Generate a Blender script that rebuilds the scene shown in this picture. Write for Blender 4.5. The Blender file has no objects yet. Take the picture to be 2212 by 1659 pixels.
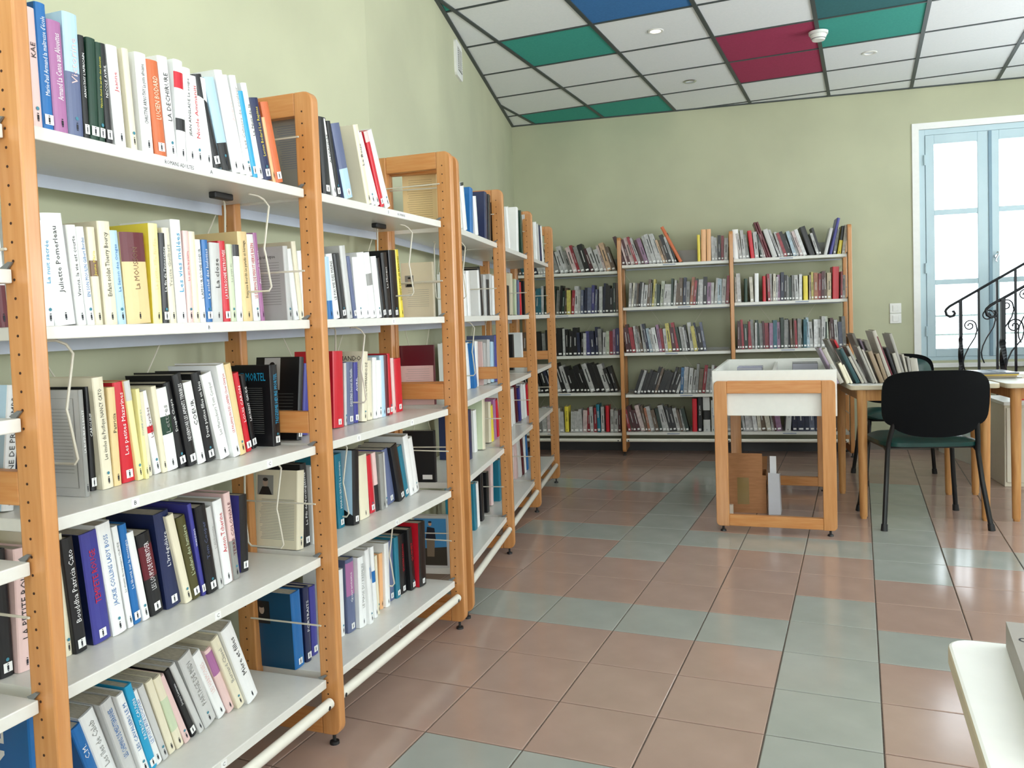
import bpy, bmesh, math, random
from mathutils import Matrix, Vector
random.seed(7)
SC = bpy.context.scene
COL = SC.collection
R = math.radians
PI = math.pi

# ------------------------------------------------------------------ camera
YAW, PITCH, ROLL, FPX = 0.4083, -0.0459, -0.0354, 1784.62
fw = Vector((-math.sin(YAW)*math.cos(PITCH), math.cos(YAW)*math.cos(PITCH), math.sin(PITCH)))
rt = Vector((math.cos(YAW), math.sin(YAW), 0.0))
up = rt.cross(fw)
r2 = math.cos(ROLL)*rt + math.sin(ROLL)*up
u2 = -math.sin(ROLL)*rt + math.cos(ROLL)*up
cam_data = bpy.data.cameras.new('camera')
cam = bpy.data.objects.new('camera', cam_data)
COL.objects.link(cam)
mw = Matrix((( r2.x, u2.x, -fw.x, 1.1552), (r2.y, u2.y, -fw.y, -2.0193), (r2.z, u2.z, -fw.z, 1.1718), (0, 0, 0, 1)))
cam.matrix_world = mw
cam_data.sensor_fit = 'HORIZONTAL'
cam_data.sensor_width = 36.0
cam_data.lens = FPX/2212*36.0
cam_data.shift_x = 20.61/2212
cam_data.shift_y = -59.64/2212
cam_data.clip_start = 0.02
SC.camera = cam

# ------------------------------------------------------------------ world, sun, daylight, exposure
w = bpy.data.worlds.new('sky'); SC.world = w; w.use_nodes = True
bg = w.node_tree.nodes['Background']
bg.inputs[0].default_value = (0.86, 0.95, 1.0, 1); bg.inputs[1].default_value = 11.0
SC.view_settings.view_transform = 'Standard'
SC.view_settings.look = 'None'
SC.view_settings.gamma = 1
SC.view_settings.use_curve_mapping = False
SC.view_settings.exposure = -0.95
def area(name, loc, target, sx, sy, power, color):
    l = bpy.data.lights.new(name, 'AREA'); l.shape = 'RECTANGLE'; l.size = sx; l.size_y = sy
    l.energy = power; l.color = color
    o = bpy.data.objects.new(name, l); COL.objects.link(o); o.location = loc
    d = Vector(target)-Vector(loc)
    o.rotation_euler = d.to_track_quat('-Z', 'Y').to_euler()
    return o
# daylight entering by the three tall windows of the right wall and the two behind the camera
XR = 4.4
WIN_R = [(-3.3, -1.7), (-0.6, 1.0), (2.3, 3.9)]
for k, (a, b) in enumerate(WIN_R):
    area('window_daylight', (XR-0.02, (a+b)/2, 1.6), (XR-1.3, (a+b)/2-.2, 5.0), b-a, 1.95, (130, 150, 115)[k], (0.96, 0.98, 1.0))
for xx in (0.0, 2.6):
    area('window_daylight', (xx, -4.56, 1.6), (xx, -3.2, 4.4), 1.3, 1.9, 150, (0.96, 0.98, 1.0))

# ------------------------------------------------------------------ materials
def lin(c):
    c = c/255
    return c/12.92 if c <= 0.04045 else ((c+0.055)/1.055)**2.4
def rgb(t): return (lin(t[0]), lin(t[1]), lin(t[2]), 1)
_m = {}
def mat(name, c, rough=0.5, c2=None, scale=30, spec=0.5, metal=0, bump=0, stretch=None, detail=3, emit=None, coat=0):
    if name in _m: return _m[name]
    m = bpy.data.materials.new(name); m.use_nodes = True
    nt = m.node_tree; b = nt.nodes['Principled BSDF']
    b.inputs['Roughness'].default_value = rough
    b.inputs['Metallic'].default_value = metal
    b.inputs['Specular IOR Level'].default_value = spec
    if coat:
        b.inputs['Coat Weight'].default_value = coat; b.inputs['Coat Roughness'].default_value = 0.12
    tc = nt.nodes.new('ShaderNodeTexCoord')
    mp = nt.nodes.new('ShaderNodeMapping')
    if stretch: mp.inputs['Scale'].default_value = stretch
    nt.links.new(tc.outputs['Object'], mp.inputs[0])
    n = nt.nodes.new('ShaderNodeTexNoise'); n.inputs['Scale'].default_value = scale; n.inputs['Detail'].default_value = detail
    nt.links.new(mp.outputs[0], n.inputs['Vector'])
    if c2 is None: c2 = tuple(max(0, v*0.988) for v in c)
    rp = nt.nodes.new('ShaderNodeValToRGB')
    rp.color_ramp.elements[0].position = 0.35; rp.color_ramp.elements[1].position = 0.65
    rp.color_ramp.elements[0].color = rgb(c2); rp.color_ramp.elements[1].color = rgb(c)
    nt.links.new(n.outputs['Fac'], rp.inputs[0]); nt.links.new(rp.outputs[0], b.inputs['Base Color'])
    if bump:
        bp = nt.nodes.new('ShaderNodeBump'); bp.inputs['Strength'].default_value = bump; bp.inputs['Distance'].default_value = 0.002
        nt.links.new(n.outputs['Fac'], bp.inputs['Height']); nt.links.new(bp.outputs[0], b.inputs['Normal'])
    if emit:
        b.inputs['Emission Color'].default_value = rgb(emit[0]); b.inputs['Emission Strength'].default_value = emit[1]
    _m[name] = m
    return m
WOOD = mat('beech wood', (205, 146, 90), 0.34, (194, 132, 74), 9, stretch=(9, 9, 0.7), bump=0.05, coat=0.35)
WOODX = mat('beech wood rail', (206, 146, 88), 0.42, (198, 130, 70), 9, stretch=(1, 0.8, 12), bump=0.05)
WOOD2 = mat('table wood', (198, 146, 88), 0.45, (180, 124, 70), 8, stretch=(8, 8, 0.7))
METAL = mat('white enamel', (222, 221, 214), 0.3, scale=60)
TUBE = mat('cream enamel tube', (232, 228, 216), 0.25, scale=60)
WIRE = mat('cream wire', (214, 208, 192), 0.35, scale=60)
CLIP = mat('grey steel clip', (128, 130, 130), 0.4, metal=0.3)
BLACKP = mat('black plastic', (26, 26, 28), 0.45)
HOLE = mat('peg hole dark', (60, 34, 18), 0.8)
WALL = mat('yellow green wall wash', (194, 196, 166), 0.85, (183, 185, 157), 1.6, detail=8, bump=0.05)
SURR = mat('white window surround', (246, 247, 245), 0.7)
SASH = mat('pale blue window paint', (196, 219, 228), 0.4, (190, 214, 224), 6)
PLASTIC = mat('white plastic', (236, 236, 232), 0.4)
LAMI = mat('white laminate', (232, 232, 226), 0.35)
PAPER = mat('page paper', (202, 194, 176), 0.9, (176, 168, 150), 220, stretch=(4, 0.3, 0.3))
LABEL = mat('label paper', (240, 240, 238), 0.6)
INK = mat('printing ink', (34, 36, 44), 0.7)
PAL = {'W': (240, 241, 240), 'C': (232, 224, 198), 'K': (24, 24, 27), 'N': (32, 42, 82), 'B': (30, 108, 176), 'R': (204, 28, 46),
 'P': (232, 200, 196), 'M': (170, 110, 158), 'G': (146, 146, 142), 'L': (204, 204, 202), 'T': (26, 116, 140), 'Y': (234, 214, 72),
 'D': (24, 60, 44), 'O': (208, 108, 62), 'S': (230, 204, 150), 'V': (62, 62, 146), 'A': (180, 212, 232), 'E': (78, 74, 34),
 'H': (236, 180, 128), 'U': (98, 26, 38), 'X': (36, 160, 206), 'Q': (96, 106, 140), 'J': (202, 214, 182), 'Z': (122, 92, 66), 'I': (242, 234, 168), 'F': (16, 66, 98), 'a': (156, 152, 144), 'b': (178, 172, 160), 'c': (26, 68, 72), 'd': (148, 128, 104), 'e': (122, 118, 110), 'f': (150, 132, 150)}
CN = {'W': 'white', 'C': 'cream', 'K': 'black', 'N': 'navy', 'B': 'blue', 'R': 'red', 'P': 'pale pink', 'M': 'mauve', 'G': 'grey',
 'L': 'light grey', 'T': 'teal', 'Y': 'yellow', 'D': 'dark green', 'O': 'orange', 'S': 'tan', 'V': 'violet blue', 'A': 'pale blue',
 'E': 'olive', 'H': 'peach', 'U': 'maroon', 'X': 'cyan', 'Q': 'slate blue', 'J': 'pale green', 'Z': 'brown', 'I': 'pale yellow', 'F': 'dark blue', 'a': 'dull grey', 'b': 'greyish white', 'c': 'dark teal', 'd': 'dull tan', 'e': 'dark grey', 'f': 'greyish mauve'}
def bm_(c): return mat('book cover '+CN[c], PAL[c], 0.32, scale=25)
def ink(c): return mat('book lettering '+CN[c], PAL[c], 0.45, scale=25)

# ------------------------------------------------------------------ helpers
def link(o, parent=None):
    COL.objects.link(o)
    if parent is not None: o.parent = parent
    return o
class MB:
    def __init__(self): self.v = []; self.f = []; self.mi = []
    def quad(self, *p, mi=0):
        n = len(self.v); self.v += [tuple(q) for q in p]; self.f.append(tuple(range(n, n+len(p)))); self.mi.append(mi); return self
    def box(self, x0, y0, z0, x1, y1, z1, mi=0):
        n = len(self.v)
        self.v += [(x0,y0,z0),(x1,y0,z0),(x1,y1,z0),(x0,y1,z0),(x0,y0,z1),(x1,y0,z1),(x1,y1,z1),(x0,y1,z1)]
        for q in ((0,3,2,1),(4,5,6,7),(0,1,5,4),(1,2,6,5),(2,3,7,6),(3,0,4,7)):
            self.f.append(tuple(n+i for i in q)); self.mi.append(mi)
        return self
    def prism(self, pts, z0, z1, mi=0, axis='z'):
        """pts: CCW outline seen from +axis"""
        n = len(self.v); k = len(pts)
        def P(a, b, h):
            return (a, b, h) if axis == 'z' else ((h, a, b) if axis == 'x' else (b, h, a))
        self.v += [P(a, b, z0) for a, b in pts]+[P(a, b, z1) for a, b in pts]
        self.f.append(tuple(n+i for i in range(k))[::-1]); self.mi.append(mi)
        self.f.append(tuple(n+k+i for i in range(k))); self.mi.append(mi)
        for i in range(k):
            j = (i+1) % k; self.f.append((n+i, n+j, n+k+j, n+k+i)); self.mi.append(mi)
        return self
    def cone(self, p0, p1, r0, r1, seg=12, mi=0, caps=True):
        p0 = Vector(p0); p1 = Vector(p1); d = (p1-p0).normalized()
        a = d.orthogonal().normalized(); b = d.cross(a)
        n = len(self.v)
        for p, r in ((p0, r0), (p1, r1)):
            for i in range(seg):
                t = 2*PI*i/seg; self.v.append(tuple(p+r*(math.cos(t)*a+math.sin(t)*b)))
        for i in range(seg):
            j = (i+1) % seg; self.f.append((n+i, n+j, n+seg+j, n+seg+i)); self.mi.append(mi)
        if caps:
            self.f.append(tuple(n+i for i in range(seg))[::-1]); self.mi.append(mi)
            self.f.append(tuple(n+seg+i for i in range(seg))); self.mi.append(mi)
        return self
    def tube(self, pts, r, seg=8, mi=0, rs=None):
        pts = [Vector(p) for p in pts]; n = len(self.v); k = len(pts)
        prev = None
        for q, p in enumerate(pts):
            d = (pts[min(q+1, k-1)]-pts[max(q-1, 0)]).normalized()
            if prev is None: a = d.orthogonal().normalized()
            else:
                a = prev-d*prev.dot(d)
                a = a.normalized() if a.length > 1e-6 else d.orthogonal().normalized()
            prev = a; b = d.cross(a); rr = rs[q] if rs else r
            for i in range(seg):
                t = 2*PI*i/seg; self.v.append(tuple(p+rr*(math.cos(t)*a+math.sin(t)*b)))
        for q in range(k-1):
            for i in range(seg):
                j = (i+1) % seg
                self.f.append((n+q*seg+i, n+q*seg+j, n+(q+1)*seg+j, n+(q+1)*seg+i)); self.mi.append(mi)
        self.f.append(tuple(n+i for i in range(seg))[::-1]); self.mi.append(mi)
        self.f.append(tuple(n+(k-1)*seg+i for i in range(seg))); self.mi.append(mi)
        return self
    def mesh(self, name, mats):
        me = bpy.data.meshes.new(name); me.from_pydata(self.v, [], self.f)
        for m in (mats if isinstance(mats, (list, tuple)) else [mats]): me.materials.append(m)
        if max(self.mi or [0]) > 0: me.polygons.foreach_set('material_index', self.mi)
        me.update()
        return me
    def build(self, name, mats, parent=None, loc=None, rot=None, smooth=False, bevel=0):
        me = self.mesh(name, mats)
        o = bpy.data.objects.new(name, me); link(o, parent)
        if loc: o.location = loc
        if rot: o.rotation_euler = rot
        if smooth:
            me.polygons.foreach_set('use_smooth', [True]*len(me.polygons))
            try: me.set_sharp_from_angle(angle=R(40))
            except Exception: pass
        if bevel:
            b = o.modifiers.new('bevel', 'BEVEL'); b.width = bevel; b.segments = 2; b.limit_method = 'ANGLE'; b.angle_limit = R(40)
        return o
def tag(o, label=None, cat=None, group=None, kind=None):
    if label: o['label'] = label
    if cat: o['category'] = cat
    if group: o['group'] = group
    if kind: o['kind'] = kind
    return o
def empty(name, loc, rz=0, label=None, cat=None, group=None):
    o = bpy.data.objects.new(name, None); o.empty_display_size = 0.05; link(o)
    o.location = loc; o.rotation_euler = (0, 0, rz)
    return tag(o, label, cat, group)
def rrect(x0, y0, x1, y1, r, n=5, corners=(1, 1, 1, 1)):
    out = []
    for (cx, cy, a0, on) in ((x0+r, y0+r, PI, corners[0]), (x1-r, y0+r, 1.5*PI, corners[1]), (x1-r, y1-r, 0, corners[2]), (x0+r, y1-r, 0.5*PI, corners[3])):
        if on:
            for i in range(n+1):
                a = a0+0.5*PI*i/n; out.append((cx+r*math.cos(a), cy+r*math.sin(a)))
        else:
            out.append((cx-r if math.cos(a0+PI/4) < 0 else cx+r, cy-r if math.sin(a0+PI/4) < 0 else cy+r))
    return out
# lettering: every text is built as a curve, turned into meshes in one go
_texts = []
_tc = {}
def text_mesh(s, shear=0):
    k = (s, shear)
    if k not in _tc:
        c = bpy.data.curves.new('lettering', 'FONT'); c.body = s; c.size = 1; c.resolution_u = 1; c.shear = shear
        _tc[k] = c
    return k
def text_on(s, name, m, parent, place, maxw, maxh, shear=0):
    """place(tx, ty) -> local xyz; text is scaled to fit maxw x maxh"""
    _texts.append((text_mesh(s, shear), name, m, parent, place, maxw, maxh))
def flush_texts():
    objs = {}
    for k, c in _tc.items():
        o = bpy.data.objects.new('lettering', c); COL.objects.link(o); objs[k] = o
    bpy.context.view_layer.update()
    dg = bpy.context.evaluated_depsgraph_get()
    raw = {}
    for k, o in objs.items():
        me = bpy.data.meshes.new_from_object(o.evaluated_get(dg))
        raw[k] = ([v.co.copy() for v in me.vertices], [tuple(p.vertices) for p in me.polygons])
        bpy.data.meshes.remove(me)
    for k, o in objs.items():
        c = o.data; bpy.data.objects.remove(o); bpy.data.curves.remove(c)
    for k, name, m, parent, place, maxw, maxh in _texts:
        vs, fs = raw[k]
        if not vs: continue
        x0 = min(v.x for v in vs); x1 = max(v.x for v in vs); y0 = min(v.y for v in vs); y1 = max(v.y for v in vs)
        sy = maxh/max(y1-y0, .3); sx = min(maxw/(x1-x0), sy*1.15); sy = min(sy, sx*1.9)
        me = bpy.data.meshes.new(name)
        me.from_pydata([place((v.x-x0)*sx, (v.y-(y0+y1)/2)*sy, (x1-x0)*sx) for v in vs], [], fs)
        me.materials.append(m)
        o = bpy.data.objects.new(name, me); link(o, parent)

# ------------------------------------------------------------------ room shell
ZC = 2.869
GC = (-1.654, 4.86); GA = R(8.73)                       # back left corner and the run of the back wall
def on_back(s, m=0.0):                                   # s along the back wall, m out into the room
    return (GC[0]+s*math.cos(GA)+m*math.sin(GA), GC[1]+s*math.sin(GA)-m*math.cos(GA))
WL = [(-0.375, -4.6), (-0.66, 0.90), (-0.885, 1.96), GC]
def wall_run(pts, t, z0, z1, name, m):
    mb = MB()
    for a, b in zip(pts[:-1], pts[1:]):
        mb.quad((a[0], a[1], z0), (b[0], b[1], z0), (b[0], b[1], z1), (a[0], a[1], z1))
        mb.quad((a[0]-t, a[1], z0), (a[0]-t, a[1], z1), (b[0]-t, b[1], z1), (b[0]-t, b[1], z0))
    a, b = pts[0], pts[-1]
    mb.quad((a[0]-t, a[1], z0), (a[0], a[1], z0), (a[0], a[1], z1), (a[0]-t, a[1], z1))
    mb.quad((b[0], b[1], z0), (b[0]-t, b[1], z0), (b[0]-t, b[1], z1), (b[0], b[1], z1))
    return tag(mb.build(name, m), kind='structure')
wall_run(WL, 0.25, -0.02, ZC+0.15, 'wall_left', WALL)
# back wall with the window opening
WS0, WS1, WZ0, WZ1 = 3.30, 4.32, 0.715, 2.54
bw = MB()
bw.box(-0.25, 0, -0.02, WS0, 0.34, ZC+0.15).box(WS1, 0, -0.02, 6.6, 0.34, ZC+0.15)
bw.box(WS0, 0, -0.02, WS1, 0.34, WZ0).box(WS0, 0, WZ1, WS1, 0.34, ZC+0.15)
tag(bw.build('wall_back', WALL, loc=(GC[0], GC[1], 0), rot=(0, 0, GA)), kind='structure')
# right wall with three window openings, and the wall behind the camera with two
rw = MB(); y = -4.6
for a, b in WIN_R+[(5.95, None)]:
    rw.box(XR, y, -0.02, XR+0.3, a, ZC+0.15)
    if b:
        rw.box(XR, a, -0.02, XR+0.3, b, 0.6).box(XR, a, 2.6, XR+0.3, b, ZC+0.15); y = b
tag(rw.build('wall_right', WALL), kind='structure')
fwm = MB(); x = -0.7
for a, b in [(-0.65+0.02, 0.65), (1.95, 3.25), (XR+0.3, None)]:
    fwm.box(x, -4.9, -0.02, a, -4.6, ZC+0.15)
    if b:
        fwm.box(a, -4.9, -0.02, b, -4.6, 0.6).box(a, -4.9, 2.6, b, -4.6, ZC+0.15); x = b
tag(fwm.build('wall_front', WALL), kind='structure')

# floor: a grout bed with raised tiles
GROUT = mat('floor grout', (104, 92, 82), 0.9, (88, 78, 70), 120)
PINK = mat('terracotta pink floor tile', (173, 146, 133), 0.15, (164, 138, 125), 5, detail=6, spec=0.5)
GREEN = mat('grey green floor tile', (163, 165, 158), 0.15, (154, 157, 150), 5, detail=6, spec=0.5)
fl = MB().box(-2.2, -4.7, -0.12, XR+0.2, 6.2, -0.0035).build('floor', GROUT)
tag(fl, kind='structure')
GRN = {(0,-1),(1,-1),(-4,-1),(3,0),(3,1),(3,2),(-2,3),(-1,3),(0,3),(1,3),(2,3),(3,3),(4,3),(5,3),(6,3),(3,4),(4,6),(0,6),(-2,7),(-1,7),(0,7),(1,7),(2,7),(3,7),(4,7),
 (0,8),(0,9),(0,10),(0,11),(0,12),(0,13),(0,14),(-1,11),(-2,11),(-3,11),(4,8),(4,9),(4,10),(4,11),(4,12),(5,7),(6,7),(3,-2),(3,-3)}
def greenish(i, j):
    if (i, j) in GRN: return True
    if -1 <= j <= 20 and -8 <= i <= 6: return False
    return (j % 4 == 3) or (i % 4 == 0 and j > 5) or (i % 7 == 3 and j < 0)
g = 0.0042
def tile_mesh(m):
    b = MB()
    a, c = g/2, 0.3-g/2; e = 0.0022
    b.v = [(a,a,-0.01),(c,a,-0.01),(c,c,-0.01),(a,c,-0.01),(a,a,-0.0012),(c,a,-0.0012),(c,c,-0.0012),(a,c,-0.0012),(a+e,a+e,0),(c-e,a+e,0),(c-e,c-e,0),(a+e,c-e,0)]
    b.f = [(0,1,5,4),(1,2,6,5),(2,3,7,6),(3,0,4,7),(4,5,9,8),(5,6,10,9),(6,7,11,10),(7,4,8,11),(8,9,10,11)]; b.mi = [0]*9
    return b.mesh('tile', m)
TM = {True: tile_mesh(GREEN), False: tile_mesh(PINK)}
cells = []
for i in range(-7, 15):
    for j in range(-16, 21):
        cx, cy = (i+.5)*.3, (j+.5)*.3
        if cx > XR+.1 or cy > 4.95+(cx+1.65)*0.155 or cy < -4.7: continue
        if cx < -1.75: continue
        # distance along the view axis, and whether the tile can be in view
        dx, dy = cx-1.155, cy+2.019
        dep = dx*fw.x+dy*fw.y; side = dx*rt.x+dy*rt.y
        vis = dep > 1.7 and abs(side) < 0.68*dep+.3
        cells.append(((0 if vis else 1), dep, i, j))
cells.sort()
rest = MB(); 
for q, (v, dep, i, j) in enumerate(cells):
    if q < 296 and not v:
        o = bpy.data.objects.new('tile', TM[greenish(i, j)]); link(o, fl); o.location = (i*.3, j*.3, 0)
    else:
        mi = 1 if greenish(i, j) else 0; n = len(rest.v); b = TM[False]
        rest.v += [(p.co.x+i*.3, p.co.y+j*.3, p.co.z) for p in b.vertices]
        for p in b.polygons: rest.f.append(tuple(n+k for k in p.vertices)); rest.mi.append(mi)
tag(rest.build('tile_field', [PINK, GREEN], fl), kind='stuff')

# ceiling: slab, suspended grid and panels
CW = mat('white mineral ceiling panel', (244, 247, 250), 0.95, (240, 244, 247), 90, bump=0.15)
CTEAL = mat('teal ceiling panel', (62, 168, 154), 0.9, (56, 160, 148), 90)
CDT = mat('dark teal ceiling panel', (48, 112, 118), 0.9, (44, 106, 112), 90)
CBL = mat('blue ceiling panel', (56, 120, 184), 0.9, (52, 114, 176), 90)
CRED = mat('crimson ceiling panel', (172, 50, 92), 0.9, (164, 46, 86), 90)
GRID = mat('dark grey ceiling grid', (62, 70, 72), 0.5)
CA = -0.0069; COX, COY, CPX, CPY = -1.466, 1.559, 0.6, 0.5904
ceil = MB().box(-2.3, -4.95, ZC+0.06, XR+0.35, 6.5, ZC+0.16).build('ceiling', mat('ceiling slab', (200, 200, 198), .9)); tag(ceil, kind='structure')
COLC = {(1,2): CTEAL, (2,1): CBL, (3,3): CRED, (3,4): CRED, (4,3): CTEAL, (4,2): CDT, (0,5): CTEAL, (1,5): CTEAL}
cca, csa = math.cos(CA), math.sin(CA)
def cw(i, j):
    return (COX+i*CPX*cca-j*CPY*csa, COY+i*CPX*csa+j*CPY*cca)
def inside(p):
    x, y = p
    for a, b in zip(WL[:-1], WL[1:]):
        if a[1] <= y <= b[1]:
            if x < a[0]+(b[0]-a[0])*(y-a[1])/(b[1]-a[1]): return False
    if y > GC[1]+(x-GC[0])*math.tan(GA): return False
    return x < XR and y > -4.6 and y < 6.3
def clip_poly(poly, yc=None):
    """clip a ceiling cell against the wall lines"""
    lines = [((GC[0], GC[1]), (XR+1, GC[1]+(XR+1-GC[0])*math.tan(GA)), 1)]
    cy_ = sum(p[1] for p in poly)/len(poly) if yc is None else yc
    for a, b in zip(WL[:-1], WL[1:]):
        if a[1] <= cy_ < b[1] or (b == GC and cy_ >= b[1]): lines.append((a, b, -1))
    lines.append(((XR, -5), (XR, 7), 1)); lines.append(((-3, -4.6), (6, -4.6), -1))
    for k, (a, b, sgn) in enumerate(lines):
        def d(p): 
            return ((b[0]-a[0])*(p[1]-a[1])-(b[1]-a[1])*(p[0]-a[0]))*sgn
        # keep the room side
        ref = d((1.5, 1.0)); s = 1 if ref > 0 else -1
        out = []
        for q in range(len(poly)):
            p0, p1 = poly[q], poly[(q+1) % len(poly)]; d0, d1 = d(p0)*s, d(p1)*s
            if d0 >= 0: out.append(p0)
            if d0*d1 < 0:
                t = d0/(d0-d1); out.append((p0[0]+t*(p1[0]-p0[0]), p0[1]+t*(p1[1]-p0[1])))
        poly = out
        if len(poly) < 3: return []
    return poly
npan = 0
hw = 0.010
for i in range(-2, 11):
    for j in range(-11, 9):
        poly = [cw(i+hw/CPX, j+hw/CPY), cw(i+1-hw/CPX, j+hw/CPY), cw(i+1-hw/CPX, j+1-hw/CPY), cw(i+hw/CPX, j+1-hw/CPY)]
        poly = clip_poly(poly)
        if len(poly) < 3: continue
        m = COLC.get((i, j), CW)
        if (i, j) not in COLC and j < 1 and (i*7+j*5) % 11 == 0: m = (CTEAL, CRED, CBL)[(i+j) % 3]
        o = MB().prism(poly, ZC+0.004, ZC+0.02).build('ceiling_panel', m, ceil); npan += 1
# grid runners
for i in range(-2, 12):
    rm = MB()
    for j in range(-11, 9):
        pl = clip_poly([cw(i-0.02, j), cw(i+0.02, j), cw(i+0.02, j+1), cw(i-0.02, j+1)])
        if len(pl) >= 3: rm.prism(pl, ZC-0.002, ZC+0.03)
    if rm.v: rm.build('grid_runner', GRID, ceil)
for j in range(-11, 9):
    pl = clip_poly([cw(-3, j-0.011), cw(11, j-0.011), cw(11, j+0.011), cw(-3, j+0.011)])
    if len(pl) >= 3: MB().prism(pl, ZC-0.001, ZC+0.029).build('grid_runner', GRID, ceil)
# wall angle round the edge
ang = MB()
def strip(a, b, wd):
    d = Vector((b[0]-a[0], b[1]-a[1])).normalized(); n = Vector((d.y, -d.x))*wd
    ang.prism([(a[0], a[1]), (a[0]+n.x, a[1]+n.y), (b[0]+n.x, b[1]+n.y), (b[0], b[1])], ZC-0.004, ZC+0.025)
for a, b in zip(WL[:-1], WL[1:]): strip(a, b, 0.022)
strip(GC, on_back(6.2), 0.022)
tag(ang.build('trim_1', GRID), kind='structure')
# skirting
SK = mat('grey tiled skirting', (120, 112, 104), 0.5)
sk = MB()
for a, b in zip(WL[:-1], WL[1:]):
    d = Vector((b[0]-a[0], b[1]-a[1])).normalized(); n = Vector((d.y, -d.x))*0.012
    sk.prism([(a[0], a[1]), (a[0]+n.x, a[1]+n.y), (b[0]+n.x, b[1]+n.y), (b[0], b[1])], 0, 0.075)
tag(sk.build('baseboard_left', SK), kind='structure')
p0, p1 = on_back(0.01), on_back(6.1); q0, q1 = on_back(0.01, 0.012), on_back(6.1, 0.012)
tag(MB().prism([p0, q0, q1, p1], 0, 0.075).build('baseboard_back', SK), kind='structure')

# ------------------------------------------------------------------ window in the back wall
win = empty('window_1', (*on_back(0), 0), GA); win['kind'] = 'structure'
MB().box(WS0-.05, -.012, WZ0-.05, WS0, .02, WZ1+.05).box(WS1, -.012, WZ0-.05, WS1+.05, .02, WZ1+.05).box(WS0, -.012, WZ1, WS1, .02, WZ1+.05).build('surround', SURR, win)
MB().box(WS0-.05, -.03, WZ0-.055, WS1+.05, .03, WZ0-.02).build('window_sill', SURR, win, bevel=.003)
MB().box(WS0, .004, WZ0-.02, WS0+.045, .06, WZ1).box(WS1-.045, .004, WZ0-.02, WS1, .06, WZ1).box(WS0+.045, .004, WZ1-.045, WS1-.045, .06, WZ1).box(WS0+.045, .004, WZ0-.02, WS1-.045, .06, WZ0+.03).build('window_frame', SASH, win, bevel=.002)
GLASS = bpy.data.materials.new('window glass'); GLASS.use_nodes = True
_nt = GLASS.node_tree; _nt.nodes.clear()
_o = _nt.nodes.new('ShaderNodeOutputMaterial'); _mx = _nt.nodes.new('ShaderNodeMixShader'); _t = _nt.nodes.new('ShaderNodeBsdfTransparent'); _g = _nt.nodes.new('ShaderNodeBsdfGlossy')
_fr = _nt.nodes.new('ShaderNodeFresnel'); _fr.inputs[0].default_value = 1.45
_g.inputs['Roughness'].default_value = 0.02
_nt.links.new(_fr.outputs[0], _mx.inputs[0]); _nt.links.new(_t.outputs[0], _mx.inputs[1]); _nt.links.new(_g.outputs[0], _mx.inputs[2]); _nt.links.new(_mx.outputs[0], _o.inputs[0])
S0, S1, S2 = 3.347, 3.802, 4.273
for a, b in ((S0, S1-.002), (S1+.002, S2)):
    z0, z1 = WZ0+.03, WZ1-.048; st = .062
    sash = MB().box(a, -.004, z0, a+st, .04, z1).box(b-st-.022, -.004, z0, b, .04, z1)
    sash.box(a+st, -.004, z1-.07, b-st-.022, .04, z1).box(a+st, -.004, z0, b-st-.022, .04, z0+.062)
    for zb in (1.336, 1.885): sash.box(a+st, 0, zb-.02, b-st-.022, .036, zb+.02)
    s = sash.build('casement', SASH, win, bevel=.003)
    for za, zb in ((z0+.062, 1.316), (1.356, 1.865), (1.905, z1-.07)):
        MB().box(a+st, .014, za, b-st-.022, .018, zb).build('pane', GLASS, s)
MB().box(S1-.012, -.013, WZ0+.03, S1+.012, -.004, WZ1-.05).build('centre_batten', mat('blue grey batten', (128, 158, 176), .4), win, bevel=.003)
hd = MB()
hd.cone((S1+.035, -.004, 1.52), (S1+.035, -.03, 1.52), .014, .012)
hd.tube([(S1+.035, -.03, 1.545), (S1+.045, -.034, 1.555), (S1+.05, -.036, 1.54), (S1+.042, -.036, 1.52), (S1+.03, -.036, 1.50), (S1+.026, -.036, 1.485), (S1+.036, -.034, 1.478)], .005)
tag(hd.build('window_handle', mat('chrome', (200, 205, 210), .2, metal=1), win, smooth=True), 'curled chrome handle')
for zz in (2.3, 1.45, .95): MB().cone((S0-.006, -.008, zz-.04), (S0-.006, -.008, zz+.04), .008, .008).build('hinge', SASH, win)
# balcony bars outside
br = MB()
for zz in (1.06, .90): br.cone((3.0, .55, zz), (4.9, .55, zz), .008, .008, 8)
for q in range(2): br.cone((3.0+1.9*q, .55, 0.3), (3.0+1.9*q, .55, 1.07), .01, .01, 8)
tag(br.build('balcony_rail', mat('pale grey rail', (150, 160, 165), .5), loc=(*on_back(0), 0), rot=(0, 0, GA)), 'pale grey bars across the view outside the window', 'railing')

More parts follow.
